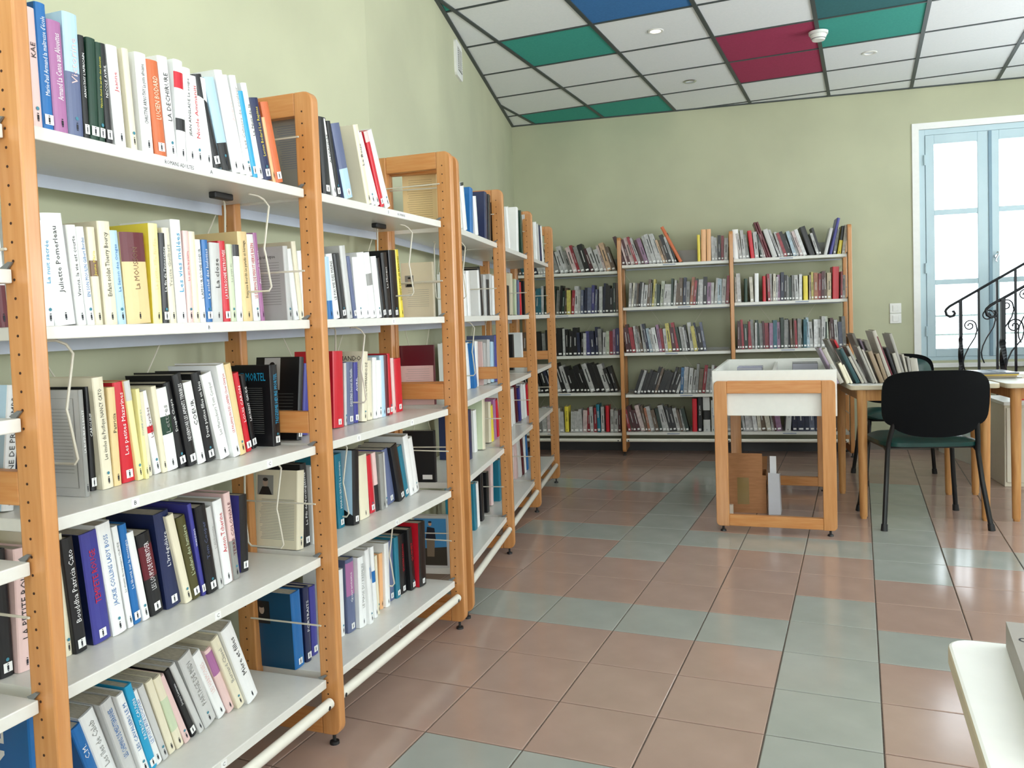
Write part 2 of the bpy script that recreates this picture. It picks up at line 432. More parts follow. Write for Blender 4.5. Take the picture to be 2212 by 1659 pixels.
# ------------------------------------------------------------------ bookcases
FD = dict(A=((-0.201, -0.158), R(92.9)), B=((-0.264, 0.836), R(102.0)), C=((-0.643, 4.621), R(8.7)), T=((1.035, 2.90), R(11.0)))
MF, MBK = -0.022, 0.305          # front of the front posts, back of the back posts
def to_world(fr, s, m, z=0):
    (ox, oy), a = FD[fr]
    return (ox+s*math.cos(a)-m*math.sin(a), oy+s*math.sin(a)+m*math.cos(a), z)
def side_frame(root, s0, ztop=1.80, t=0.03, lean=0.0, thick_front=0.05, holes=1):
    sh = lambda z: lean*z/1.8
    def P(mb):
        mb.v = [(x_+sh(z_), y_, z_) for x_, y_, z_ in mb.v]; return mb
    f0, f1 = MF, MF+0.058; b0, b1 = MBK-0.058, MBK
    # front post: rounded at top front and bottom front
    pr = rrect(f0, 0.03, f1, ztop, 0.028, corners=(1, 0, 0, 1))
    P(MB().prism([(a, b) for a, b in pr], s0, s0+t, axis='x')).build('front_post', WOOD, root, bevel=.004)
    pr = rrect(b0, 0.03, b1, ztop, 0.028, corners=(0, 1, 1, 0))
    P(MB().prism(pr, s0, s0+t, axis='x')).build('back_post', WOOD, root, bevel=.004)
    for nm, za, zb in (('top_rail', ztop-.062, ztop), ('middle_rail', .875, .935), ('bottom_rail', .03, .09)):
        P(MB().box(s0+.002, f1, za, s0+t-.002, b0, zb)).build(nm, WOODX, root, bevel=.003)
    if holes:
        h = MB()
        for zi in range(52):
            zz = .115+zi*.032
            for m_ in (f0+.034, b0+.03):
                h.cone((s0+sh(zz)-.0006, m_, zz), (s0+sh(zz)+.001, m_, zz), .0026, .0026, 6)
        tag(h.build('peg_holes', HOLE, root), kind='stuff')
    for zz in (1.68, 1.32, .68, .34):
        x_ = s0+sh(zz)-.003
        MB().tube([(x_-.001, f0+.045, zz), (x_, f0+.05, zz), (x_, b0+.01, zz)], .0026, 6).build('side_wire', WIRE, root)
    ft = MB()
    for m_ in (f0+.03, b1-.03):
        ft.cone((s0+t/2, m_, .0), (s0+t/2, m_, .008), .014, .013, 12).cone((s0+t/2, m_, .008), (s0+t/2, m_, .032), .005, .005, 8)
    ft.build('levelling_foot', BLACKP, root, smooth=True)
def shelf(root, sa, sb, z, m0=0.012, m1=0.285, back=0):
    mb = MB()
    mb.box(sa, m0, z-.024, sb, m1, z)
    o = mb.build('shelf', METAL, root, bevel=.002)
    lip = MB().box(sa+.004, m1-.004, z-(.032 if back else .052), sb-.004, m1, z-.024)
    if back: MB().box(sa+.006, m1-.006, z, sb-.006, m1-.002, z+back).build('back_upstand', mat('grey enamel upstand', (150, 150, 142), .4), o)
    lip.box(sa+.004, m0+.0, z-.0, sa+.0042, m0, z)
    lip.build('back_lip', mat('bluish enamel lip', (196, 204, 218), .3), o)
    for s in (sa+.002, sb-.002):
        sg = 1 if s == sb-.002 else -1
        c = MB().prism([(m0+.014, z-.004), (m0+.026, z+.003), (m0+.006, z+.013), (m0-.003, z+.012)], min(s, s+sg*.004), max(s, s+sg*.004), axis='x')
        c.build('shelf_clip', CLIP, o)
    return o
def bookcase(name, fr, frames, shelves, label, bar=True, leans=None, bars=None):
    (ox, oy), a = FD[fr]
    root = empty(name, (ox, oy, 0), a, label, 'bookcase')
    for k, s in enumerate(frames): side_frame(root, s, lean=(leans or {}).get(k, 0))
    out = []
    for sa, sb, zs in shelves:
        out.append([shelf(root, sa, sb, z, back=0 if fr != 'C' else (.115 if q == 0 else .02)) for q, z in enumerate(zs)])
    if bar:
        for k in range(len(frames)-1):
            a0, a1 = frames[k]+.03, frames[k+1]
            b = MB().cone((a0+.002, .0, .128), (a1-.012, .0, .128), .0145, .0145, 14)
            o = b.build('plinth_bar', TUBE, root, smooth=True)
            MB().cone((a0+.02, -.0146, .126), (a0+.02, -.0135, .126), .006, .006, 8).cone((a1-.035, -.0146, .126), (a1-.035, -.0135, .126), .006, .006, 8).build('screw_hole', BLACKP, o)
    return root, out
ZA = (1.54, 1.187, .842, .533, .19)
rootA, shA = bookcase('bookcase', 'A', [-.89, -.0, .885], [(-1.74, -.894, (1.53, 1.285, 1.03, .78, .536, .29)), (-.856, -.006, ZA), (.034, .878, ZA)],
    'large beech and white metal bookcase of full shelves standing nearest the camera', leans={2: .02})
# first frame of the run, out of view to the left
side_frame(rootA, -1.775)
rootB, shB = bookcase('bookcase', 'B', [0.0, .885, 1.765, 2.645], [(.034, .878, ZA), (.918, 1.758, ZA), (1.798, 2.638, ZA)],
    'beech and white metal bookcase set at a slight angle beyond the nearest one')
ZB1 = (1.573, 1.225, .85, .505, .193)
rootC, shC = bookcase('bookcase', 'C', [-.895, -.015, .87, 1.745], [(-.862, -.02, (1.53, 1.185, .836, .523, .187)), (.018, .866, ZB1), (.903, 1.741, (1.577, 1.232, .857, .51, .197))],
    'beech and white metal bookcase of three sections against the back wall')
for rt_, spans in ((rootC, [(-.862, -.02), (.018, .866), (.903, 1.741)]), (rootA, [(-.856, -.006), (.034, .878)]), (rootB, [(.034, .878), (.918, 1.758), (1.798, 2.638)])):
    for a, b in spans:                                       # thin crossed brace rods at the back
        x_ = MB(); x_.cone((a, .30, .25), (b, .30, 1.5), .0018, .0018, 6).cone((a, .303, 1.5), (b, .303, .25), .0018, .0018, 6)
        x_.build('cross_brace', WIRE, rt_)
# grey kick panel seen under the back bookcase
MB().box(-.85, .27, .0, 1.74, .28, .10).build('kick_panel', mat('dark grey panel', (70, 70, 72), .6), rootC)
# shelf edge labels
def edge_label(shelf_o, s, z, wd, txt, m0=.012):
    q = MB().box(s-wd/2, m0-.0008, z-.020, s+wd/2, m0-.0001, z-.004).build('edge_label', LABEL, shelf_o)
    q['label'] = 'white paper shelf label'
    text_on(txt, 'label_lettering', INK, q, lambda tx, ty, W_, s=s, z=z: (s-W_/2+tx, m0-.0012, z-.012+ty), wd*.88, .0085)
edge_label(shA[1][0], -.476, 1.54, .10, 'ROMANS ADULTES'); edge_label(shA[1][0], -.375, 1.54, .02, 'A')
edge_label(shA[1][1], -.409, 1.187, .02, 'B'); edge_label(shA[1][2], -.652, .842, .02, 'B'); edge_label(shA[1][2], -.213, .842, .02, 'C')
edge_label(shA[1][3], -.429, .533, .02, 'C'); edge_label(shA[1][4], -.435, .19, .02, 'C')
edge_label(shA[2][0], .47, 1.54, .02, 'D'); edge_label(shA[2][0], .56, 1.54, .06, 'ROMANS')
edge_label(shA[2][1], .475, 1.187, .02, 'E'); edge_label(shA[2][2], .224, .842, .02, 'E'); edge_label(shA[2][2], .578, .842, .02, 'F')
edge_label(shA[2][3], .44, .533, .02, 'G'); edge_label(shA[2][4], .435, .19, .02, 'G')
for k, row in enumerate(shC):
    for q, o in enumerate(row):
        sx = (-.55, .45, 1.35)[k]+(.06 if q % 2 else -.05); z = ((1.53, 1.185, .836, .523, .187), ZB1, (1.577, 1.232, .857, .51, .197))[k][q]
        MB().box(sx-.05, .011, z-.016, sx+.05, .0118, z-.008).build('edge_label', mat('faded blue grey label', (150, 160, 180), .6), o)
# black stops under the top shelves
for rt_, lst in ((rootA, (-.184, .64)), (rootB, (.55, .7, 1.45))):
    for s in lst: MB().box(s-.035, .13, 1.500, s+.035, .152, 1.516).build('black_stop', BLACKP, rt_, bevel=.003)

# wire book supports hanging from the shelves
LOOPS = [('A', -.098, 1.516, .06, .20, 'hanging below the top shelf of the first full bay'), ('A', -.70, 1.163, .10, .21, 'hanging at the left below the second shelf of the first full bay'),
 ('A', -.058, .818, .09, .21, 'hanging at the right below the third shelf of the first full bay'), ('A', -.25, .509, .19, .27, 'hanging below the fourth shelf of the first full bay'),
 ('A', .0175-.03, .509, .09, .2, 'standing at the foot of the second wooden upright'),
 ('A', .734, 1.516, .06, .20, 'hanging below the top shelf of the second bay'), ('A', .438, 1.163, .10, .21, 'hanging below the second shelf of the second bay'),
 ('A', .299, .818, .10, .21, 'hanging below the third shelf of the second bay'), ('A', .575, .509, .10, .21, 'hanging below the fourth shelf of the second bay'),
 ('B', .42, 1.516, .06, .2, 'hanging below the top shelf of the third bay'), ('B', .62, 1.163, .08, .2, 'hanging below the second shelf of the third bay'),
 ('B', 1.40, 1.163, .08, .2, 'hanging below the second shelf of the fourth bay')]
for k, (fr, s, z, ma, mb_, lb) in enumerate(LOOPS):
    (ox, oy), a = FD[fr]
    if k == 4: continue
    H = .25
    o = MB().tube([(s-.055, ma+.02, -.003), (s-.02, ma+.02, -.003), (s-.004, ma+.012, -.012), (s+.0, ma+.0, -.03), (s-.012, ma+.012, -.14), (s-.01, ma+.01, -.155), (s, ma+.004, -H+.01), (s, ma+.012, -H), (s, mb_-.01, -H), (s, mb_, -H+.01), (s-.008, mb_, -.15), (s, mb_, -.03), (s-.006, mb_-.004, -.012), (s-.02, mb_-.01, -.004), (s-.05, mb_-.01, -.003)], .0028, 6).build('wire_book_support', WIRE, smooth=True)
    o.location = (ox, oy, z); o.rotation_euler = (0, 0, a)
    tag(o, 'cream wire support '+lb, 'book support', 'wire book supports on the shelves')

# ------------------------------------------------------------------ books
BOOKS = [
 ('A1.1', 'A', 1.54, -0.8271, 0.0218, 0.2092, -1.1, 0.02, 'P', 'KAE', 'K', ''),
 ('A1.1', 'A', 1.54, -0.8047, 0.0228, 0.2244, -1, 0.02, 'B', "Marie-Paul Armand la maîtresse d'école", 'W', ''),
 ('A1.1', 'A', 1.54, -0.7801, 0.03, 0.2017, -1.2, 0.02, 'M', 'Armand La Cense aux Alouettes', 'W', ''),
 ('A1.1', 'A', 1.54, -0.749, 0.0329, 0.2274, -0.1, 0.02, 'A', 'Victorine', 'P', 'band=0:.52:Q'),
 ('A1.1', 'A', 1.54, -0.7158, 0.0124, 0.1934, -0.4, 0.02, 'K', "ARNOTHY L'AFRICAIN", 'W', ''),
 ('A1.1', 'A', 1.54, -0.7012, 0.0208, 0.1953, 1.1, 0.02, 'D', '', 'W', ''),
 ('A1.1', 'A', 1.54, -0.6803, 0.014, 0.1918, 1, 0.02, 'D', 'Nicole Avril le jardin des absents', 'Y', ''),
 ('A1.1', 'A', 1.54, -0.6624, 0.0143, 0.193, -1.7, 0.02, 'K', 'NICOLE AVRIL', 'W', ''),
 ('A1.1', 'A', 1.54, -0.6388, 0.0274, 0.1958, -3.3, 0.02, 'W', 'Jeanne', 'R', ''),
 ('A1.1', 'A', 1.54, -0.5992, 0.0158, 0.2, -3.4, 0.02, 'C', '', 'K', ''),
 ('A1.1', 'A', 1.54, -0.5676, 0.0301, 0.2026, -2.5, 0.02, 'W', 'CHRISTINE ARNOTHY La piste africaine', 'K', ''),
 ('A1.1', 'A', 1.54, -0.5329, 0.0325, 0.1966, -3.8, 0.02, 'O', 'LUCIEN BODARD', 'C', ''),
 ('A1.1', 'A', 1.54, -0.4969, 0.0288, 0.2135, -4.3, 0.02, 'W', 'LA DECHIRURE', 'K', ''),
 ('A1.1', 'A', 1.54, -0.467, 0.027, 0.2186, 0.5, 0.02, 'W', '', 'K', 'band=.72:.88:R,.3:.42:K'),
 ('A1.1', 'A', 1.54, -0.4366, 0.0245, 0.2084, -0.7, 0.02, 'W', 'JEAN ANGLADE La soupe', 'K', ''),
 ('A1.1', 'A', 1.54, -0.4111, 0.0252, 0.1959, -2.9, 0.02, 'W', 'Nicole Ammaniti', 'R', ''),
 ('A1.1', 'A', 1.54, -0.3847, 0.0309, 0.1993, -3.2, 0.02, 'W', '', 'K', ''),
 ('A1.1', 'A', 1.54, -0.352, 0.0278, 0.2083, -14.8, 0.02, 'K', '', 'W', ''),
 ('A1.1', 'A', 1.54, -0.3214, 0.0341, 0.2097, -13.2, 0.02, 'A', '', 'W', 'band=0:.3:K'),
 ('A1.1', 'A', 1.54, -0.2841, 0.0268, 0.2354, -11.8, 0.02, 'W', '', 'R', ''),
 ('A1.1', 'A', 1.54, -0.2543, 0.0207, 0.2313, -13.9, 0.02, 'W', 'Andrea', 'P', ''),
 ('A1.1', 'A', 1.54, -0.232, 0.0225, 0.2366, -11.6, 0.02, 'W', 'Les Cahiers de couleur', 'G', ''),
 ('A1.1', 'A', 1.54, -0.2076, 0.0183, 0.2062, -12.1, 0.02, 'X', '', 'W', ''),
 ('A1.1', 'A', 1.54, -0.1873, 0.021, 0.2297, -12.8, 0.02, 'W', 'La Nuit de la', 'K', ''),
 ('A1.1', 'A', 1.54, -0.1637, 0.0336, 0.201, -12.4, 0.02, 'N', 'Lucien Bodard Les Rapines', 'Y', ''),
 ('A1.1', 'A', 1.54, -0.1283, 0.0123, 0.1613, -12.5, 0.02, 'H', '', 'R', ''),
 ('A1.1', 'A', 1.54, -0.1142, 0.0317, 0.2017, -14.1, 0.02, 'O', '', 'U', ''),
 ('A1.2', 'A', 1.187, -0.7268, 0.0217, 0.2062, -0, 0.135, 'W', 'La nuit sacrée', 'X', ''),
 ('A1.2', 'A', 1.187, -0.7028, 0.0489, 0.2222, -5.1, 0.135, 'W', 'Juliette Pomerleau', 'K', ''),
 ('A1.2', 'A', 1.187, -0.6504, 0.0229, 0.204, -4.2, 0.135, 'W', 'Vivons, la vie est courte', 'K', ''),
 ('A1.2', 'A', 1.187, -0.6256, 0.019, 0.2025, -4.6, 0.135, 'W', 'EN SON MOULIN Gilbert Bordes', 'B', ''),
 ('A1.2', 'A', 1.187, -0.6054, 0.0202, 0.2039, -2.7, 0.135, 'C', 'Jeune Marie', 'Y', 'band=.5:.66:Z'),
 ('A1.2', 'A', 1.187, -0.5782, 0.0332, 0.2192, -2.2, 0.135, 'C', 'Enfant soldat Thierry Bourcy', 'K', ''),
 ('A1.2', 'A', 1.187, -0.5441, 0.0228, 0.2022, -3.6, 0.135, 'A', 'La Saison des Orages', 'B', ''),
 ('A1.2', 'A', 1.187, -0.5179, 0.0695, 0.2014, -2.7, 0.135, 'S', 'La MOUSSON', 'Z', 'band=.68:1:U'),
 ('A1.2', 'A', 1.187, -0.4415, 0.0277, 0.2282, -0.2, 0.135, 'I', 'La petite fille fardée', 'S', 'side=Y'),
 ('A1.2', 'A', 1.187, -0.4124, 0.0191, 0.2087, -0, 0.135, 'K', "La fin de l'innocence", 'W', ''),
 ('A1.2', 'A', 1.187, -0.3909, 0.0224, 0.2216, -2.7, 0.135, 'C', 'Yvette Guilbert', 'G', ''),
 ('A1.2', 'A', 1.187, -0.3647, 0.0324, 0.2438, -1.9, 0.135, 'W', 'Les vies mêlées', 'X', ''),
 ('A1.2', 'A', 1.187, -0.3308, 0.0186, 0.2205, -0.8, 0.135, 'P', 'Le cri de la pierre', 'R', ''),
 ('A1.2', 'A', 1.187, -0.3111, 0.0226, 0.2204, -1, 0.135, 'C', '', 'K', ''),
 ('A1.2', 'A', 1.187, -0.2869, 0.0194, 0.2028, -2.2, 0.135, 'W', "L'AMOUR D'UNE SOEUR", 'K', ''),
 ('A1.2', 'A', 1.187, -0.2653, 0.0209, 0.2039, -1.4, 0.135, 'B', 'Le soleil des hulottes', 'W', ''),
 ('A1.2', 'A', 1.187, -0.2417, 0.0386, 0.1995, 0.1, 0.135, 'L', 'La close', 'K', ''),
 ('A1.2', 'A', 1.187, -0.2003, 0.0256, 0.2057, -2.5, 0.135, 'R', 'LA PATAGONIE RETROUVEE', 'W', ''),
 ('A1.2', 'A', 1.187, -0.173, 0.0215, 0.1997, -1.8, 0.135, 'J', 'Le pays de', 'G', ''),
 ('A1.2', 'A', 1.187, -0.1485, 0.0238, 0.2005, -1, 0.135, 'W', '', 'B', 'band=.85:1:K'),
 ('A1.2', 'A', 1.187, -0.1216, 0.0385, 0.2363, -2.4, 0.135, 'S', 'Françoise Bourdin Le paradis en héritage', 'K', ''),
 ('A1.2', 'A', 1.187, -0.0786, 0.029, 0.2321, -4.2, 0.135, 'W', 'LE DEMON DE MINUIT HERVE BAZIN', 'R', ''),
 ('A1.2', 'A', 1.187, -0.0482, 0.0154, 0.2385, -4.7, 0.135, 'M', 'Au coeur de la terre', 'W', ''),
 ('A1.3', 'A', 0.842, -0.7039, 0.02, 0.2193, -0.3, 0.2, 'N', '', 'W', ''),
 ('A1.3', 'A', 0.842, -0.6802, 0.0118, 0.2163, -1, 0.11, 'G', 'LA RUPTURE A S BYATT', 'W', 'side=L'),
 ('A1.3', 'A', 0.842, -0.6307, 0.0149, 0.2184, -0.1, 0.148, 'K', 'CAROLINE', 'W', ''),
 ('A1.3', 'A', 0.842, -0.6129, 0.0284, 0.2365, -3.1, 0.132, 'C', 'Les étoiles du Pacifique NANCY CATO', 'K', ''),
 ('A1.3', 'A', 0.842, -0.5789, 0.0206, 0.2122, -1.3, 0.137, 'S', 'Patricia', 'K', ''),
 ('A1.3', 'A', 0.842, -0.5487, 0.0353, 0.2211, -3.5, 0.143, 'R', 'Les petites Mazarines', 'W', ''),
 ('A1.3', 'A', 0.842, -0.5133, 0.0164, 0.2234, -6.6, 0.136, 'I', '', 'K', 'band=.8:1:L'),
 ('A1.3', 'A', 0.842, -0.4968, 0.0102, 0.2029, -4.4, 0.131, 'I', 'YVONNE LASSUDY', 'B', ''),
 ('A1.3', 'A', 0.842, -0.4733, 0.0145, 0.1934, -4.1, 0.148, 'C', '', 'K', ''),
 ('A1.3', 'A', 0.842, -0.4459, 0.0201, 0.1954, -9.6, 0.152, 'W', 'Les Caraïbes', 'U', 'band=.5:.58:R'),
 ('A1.3', 'A', 0.842, -0.4256, 0.0155, 0.2034, -6.6, 0.148, 'C', '', 'K', ''),
 ('A1.3', 'A', 0.842, -0.4093, 0.0366, 0.1961, -7.3, 0.149, 'W', 'Lettres', 'G', 'band=.44:.66:D'),
 ('A1.3', 'A', 0.842, -0.3681, 0.0235, 0.2095, -10.9, 0.15, 'K', 'Deepak Chopra', 'W', ''),
 ('A1.3', 'A', 0.842, -0.3442, 0.0295, 0.2267, -10.4, 0.143, 'K', 'NEVERMORE LES AMANTS TERRIBLES', 'W', ''),
 ('A1.3', 'A', 0.842, -0.3142, 0.0283, 0.2053, -10.6, 0.141, 'W', 'COEUR', 'K', ''),
 ('A1.3', 'A', 0.842, -0.2853, 0.0345, 0.2251, -10, 0.14, 'K', 'Deux petites filles en bleu', 'W', ''),
 ('A1.3', 'A', 0.842, -0.2439, 0.036, 0.2241, -14.4, 0.131, 'W', 'Les Maraudeurs Tom Cooper', 'G', ''),
 ('A1.3', 'A', 0.842, -0.2067, 0.0268, 0.2427, -11.9, 0.12, 'W', 'LE PALANQUIN DES LARMES Chow Ching Lie', 'R', ''),
 ('A1.3', 'A', 0.842, -0.1793, 0.0253, 0.2415, -10.8, 0.123, 'S', '', 'G', ''),
 ('A1.3', 'A', 0.842, -0.1327, 0.022, 0.2146, -10.8, 0.139, 'R', 'LOUIS CARON', 'W', ''),
 ('A1.3', 'A', 0.842, -0.081, 0.0191, 0.2053, -10.1, 0.16, 'K', 'LAURENT GAUDE', 'W', ''),
 ('A1.3', 'A', 0.842, -0.0372, 0.0339, 0.2238, -0.5, 0.123, 'K', 'TREIZIEME HEURE MORTEL', 'X', 'side=K'),
 ('A1.4', 'A', 0.533, -0.7326, 0.0159, 0.2469, -1.9, 0.128, 'C', '', 'K', ''),
 ('A1.4', 'A', 0.533, -0.7167, 0.029, 0.2363, -5, 0.118, 'K', 'Bouddha Patricia Cato', 'W', ''),
 ('A1.4', 'A', 0.533, -0.67, 0.0448, 0.2339, -5.3, 0.12, 'V', 'TEMPETE ROUGE', 'R', 'side=N'),
 ('A1.4', 'A', 0.533, -0.6212, 0.0366, 0.2442, -7.1, 0.118, 'W', 'JACKIE COLLINS LADY BOSS', 'B', ''),
 ('A1.4', 'A', 0.533, -0.575, 0.0151, 0.2292, -7.6, 0.125, 'W', 'Le chemin de repentance CLAUDE', 'K', ''),
 ('A1.4', 'A', 0.533, -0.5541, 0.02, 0.2266, -7, 0.129, 'B', 'La liberté sur la montagne', 'W', ''),
 ('A1.4', 'A', 0.533, -0.5309, 0.0195, 0.2064, -9.5, 0.126, 'W', '', 'K', ''),
 ('A1.4', 'A', 0.533, -0.5055, 0.0388, 0.1928, -9.3, 0.127, 'K', 'LES LOUPS DE FENRYDER', 'W', 'band=.45:.85:U'),
 ('A1.4', 'A', 0.533, -0.459, 0.0456, 0.2262, -6.7, 0.125, 'N', "L'Irrégulière", 'W', ''),
 ('A1.4', 'A', 0.533, -0.413, 0.0232, 0.2211, -12.5, 0.113, 'C', '', 'B', ''),
 ('A1.4', 'A', 0.533, -0.3883, 0.0274, 0.2082, -11.2, 0.113, 'E', "L'enfant des lumières", 'J', ''),
 ('A1.4', 'A', 0.533, -0.3585, 0.0129, 0.2313, -8.9, 0.112, 'V', 'WADDING', 'W', ''),
 ('A1.4', 'A', 0.533, -0.3455, 0.036, 0.2187, -8.3, 0.104, 'K', 'Tom Cooper', 'Q', ''),
 ('A1.4', 'A', 0.533, -0.3074, 0.0177, 0.2112, -8.8, 0.105, 'L', "L'Alchimiste", 'G', ''),
 ('A1.4', 'A', 0.533, -0.2753, 0.0325, 0.2169, -7.4, 0.114, 'W', 'Anton Tcherine', 'R', ''),
 ('A1.4', 'A', 0.533, -0.2358, 0.0235, 0.2271, -6.2, 0.116, 'P', 'TERRE COLONIALE', 'U', 'band=0:.45:G'),
 ('A1.4', 'A', 0.533, -0.1815, 0.0299, 0.201, 1.9, 0.136, 'K', '', 'W', 'side=V'),
 ('A1.5', 'A', 0.19, -0.6496, 0.0259, 0.1841, -17.8, 0.159, 'B', 'C.M.', 'W', ''),
 ('A1.5', 'A', 0.19, -0.6215, 0.0386, 0.1994, -18.2, 0.159, 'W', 'Les îles de Caleb', 'G', ''),
 ('A1.5', 'A', 0.19, -0.5809, 0.0319, 0.2111, -17.4, 0.144, 'L', 'LES CHEMINS DE MEDITERRANEE', 'B', ''),
 ('A1.5', 'A', 0.19, -0.5475, 0.0205, 0.2151, -16.9, 0.134, 'W', 'LES CAVALIERS LE M', 'B', ''),
 ('A1.5', 'A', 0.19, -0.526, 0.0195, 0.2247, -15.8, 0.133, 'X', 'PATRICK CAUVIN', 'W', ''),
 ('A1.5', 'A', 0.19, -0.5058, 0.0206, 0.2016, -18.1, 0.138, 'W', 'LE PUITS AUX LUCIOLES', 'B', ''),
 ('A1.5', 'A', 0.19, -0.4816, 0.0169, 0.2055, -18, 0.139, 'L', '', 'G', ''),
 ('A1.5', 'A', 0.19, -0.4577, 0.0205, 0.2036, -17.2, 0.143, 'C', '', 'G', ''),
 ('A1.5', 'A', 0.19, -0.4328, 0.0227, 0.2017, -17.8, 0.143, 'C', '', 'G', 'band=.25:.7:J'),
 ('A1.5', 'A', 0.19, -0.4054, 0.0187, 0.2014, -21.4, 0.144, 'P', '', 'R', ''),
 ('A1.5', 'A', 0.19, -0.3764, 0.0169, 0.2072, -21.3, 0.15, 'K', 'Jacques Lanzmann', 'W', ''),
 ('A1.5', 'A', 0.19, -0.355, 0.0171, 0.2178, -23.2, 0.145, 'L', '', 'Y', ''),
 ('A1.5', 'A', 0.19, -0.3329, 0.0421, 0.2163, -21.2, 0.146, 'L', 'PARTAGE DE MIDI', 'G', ''),
 ('A1.5', 'A', 0.19, -0.2812, 0.0297, 0.2092, -23.4, 0.148, 'W', 'LES HARMONIES', 'P', ''),
 ('A1.5', 'A', 0.19, -0.2489, 0.0253, 0.2035, -21.5, 0.145, 'P', '', 'R', 'band=.6:.95:M'),
 ('A1.5', 'A', 0.19, -0.2217, 0.0273, 0.2285, -22.8, 0.135, 'C', 'Bernard Clavel', 'G', ''),
 ('A1.5', 'A', 0.19, -0.1921, 0.0426, 0.2428, -22, 0.126, 'W', 'Mère et filles', 'K', ''),
 ('A2.1', 'A', 1.54, 0.0795, 0.0158, 0.2098, -9, 0.02, 'G', '', 'K', 'side=G'),
 ('A2.1', 'A', 1.54, 0.1083, 0.0397, 0.2166, -3, 0.02, 'K', '', 'W', ''),
 ('A2.1', 'A', 1.54, 0.1578, 0.0201, 0.2174, -12, 0.02, 'W', 'ALEXANDRE', 'K', ''),
 ('A2.1', 'A', 1.54, 0.1803, 0.0185, 0.2159, -10.7, 0.02, 'K', '', 'W', ''),
 ('A2.1', 'A', 1.54, 0.2235, 0.0469, 0.2175, -15.7, 0.02, 'Q', '', 'W', 'band=.0:.4:A'),
 ('A2.1', 'A', 1.54, 0.3533, 0.0291, 0.24, -15.5, 0.02, 'C', 'Le Bouc', 'K', 'side=C'),
 ('A2.1', 'A', 1.54, 0.3848, 0.0212, 0.2287, -21.2, 0.02, 'W', '', 'K', ''),
 ('A2.1', 'A', 1.54, 0.4105, 0.0255, 0.2312, -24.9, 0.02, 'W', '', 'K', ''),
 ('A2.1', 'A', 1.54, 0.4416, 0.0251, 0.2403, -21.8, 0.02, 'R', '', 'W', 'band=.86:1:P'),
 ('A2.1', 'A', 1.54, 0.4751, 0.0332, 0.2514, -24.6, 0.02, 'W', '', 'K', ''),
 ('A2.2', 'A', 1.187, 0.0737, 0.0214, 0.2121, -2.1, 0.135, 'L', '', 'G', 'side=L'),
 ('A2.2', 'A', 1.187, 0.1044, 0.0262, 0.2055, -7.2, 0.135, 'W', '', 'G', ''),
 ('A2.2', 'A', 1.187, 0.1327, 0.021, 0.2289, -6.5, 0.135, 'C', '', 'K', ''),
 ('A2.2', 'A', 1.187, 0.1552, 0.0194, 0.2032, -6, 0.135, 'W', '', 'K', ''),
 ('A2.2', 'A', 1.187, 0.2878, 0.0274, 0.1942, -2.7, 0.135, 'A', '', 'B', 'band=0:.3:B'),
 ('A2.2', 'A', 1.187, 0.3203, 0.0344, 0.2041, -9, 0.135, 'W', 'LE PAUME DES MAINS', 'K', ''),
 ('A2.2', 'A', 1.187, 0.3612, 0.0361, 0.2074, -9.2, 0.135, 'K', '', 'W', ''),
 ('A2.2', 'A', 1.187, 0.4002, 0.0326, 0.2351, -7.6, 0.135, 'L', '', 'K', ''),
 ('A2.2', 'A', 1.187, 0.4386, 0.0214, 0.2038, -8.6, 0.135, 'Q', '', 'W', ''),
 ('A2.2', 'A', 1.187, 0.4627, 0.0408, 0.2023, -5.1, 0.135, 'W', '', 'G', ''),
 ('A2.2', 'A', 1.187, 0.5062, 0.0436, 0.2198, -7.7, 0.135, 'W', '', 'G', ''),
 ('A2.2', 'A', 1.187, 0.5519, 0.0379, 0.2227, -8.1, 0.135, 'W', '', 'K', 'band=.5:.68:G'),
 ('A2.2', 'A', 1.187, 0.5938, 0.0355, 0.2122, -7, 0.135, 'W', '', 'G', ''),
 ('A2.2', 'A', 1.187, 0.6323, 0.0289, 0.2088, -9.5, 0.135, 'K', '', 'W', ''),
 ('A2.2', 'A', 1.187, 0.6644, 0.041, 0.2292, -6.1, 0.135, 'K', 'Le Masque', 'W', ''),
 ('A2.2', 'A', 1.187, 0.7095, 0.0521, 0.2415, -3.2, 0.135, 'K', '', 'W', ''),
 ('A2.2', 'A', 1.187, 0.7668, 0.0287, 0.2467, -6, 0.135, 'Y', 'DU VENT DANS LES BRANCHES', 'K', ''),
 ('A2.3', 'A', 0.842, 0.0698, 0.0202, 0.2393, 7.6, 0.12, 'K', '', 'W', 'side=K'),
 ('A2.3', 'A', 0.842, 0.1544, 0.029, 0.2144, 7.6, 0.16, 'V', '', 'W', ''),
 ('A2.3', 'A', 0.842, 0.3103, 0.0593, 0.2432, 2.7, 0.147, 'R', '', 'S', ''),
 ('A2.3', 'A', 0.842, 0.3833, 0.0138, 0.2031, 3.3, 0.154, 'L', '', 'K', ''),
 ('A2.3', 'A', 0.842, 0.3986, 0.0407, 0.2042, 2.6, 0.152, 'Q', 'DESTINS Secret de famille', 'W', ''),
 ('A2.3', 'A', 0.842, 0.4451, 0.0257, 0.2012, 3.2, 0.154, 'V', 'AVRIL', 'W', ''),
 ('A2.3', 'A', 0.842, 0.4717, 0.0328, 0.2345, 6.1, 0.14, 'C', 'LE COMMANDO DE', 'K', 'side=C'),
 ('A2.3', 'A', 0.842, 0.5265, 0.0324, 0.2018, 1.5, 0.15, 'C', '', 'R', ''),
 ('A2.3', 'A', 0.842, 0.5588, 0.026, 0.2103, 2.6, 0.145, 'W', '', 'R', ''),
 ('A2.3', 'A', 0.842, 0.5849, 0.03, 0.1993, 2.4, 0.143, 'W', '', 'Z', ''),
 ('A2.3', 'A', 0.842, 0.615, 0.0289, 0.215, 0.4, 0.144, 'A', '', 'B', ''),
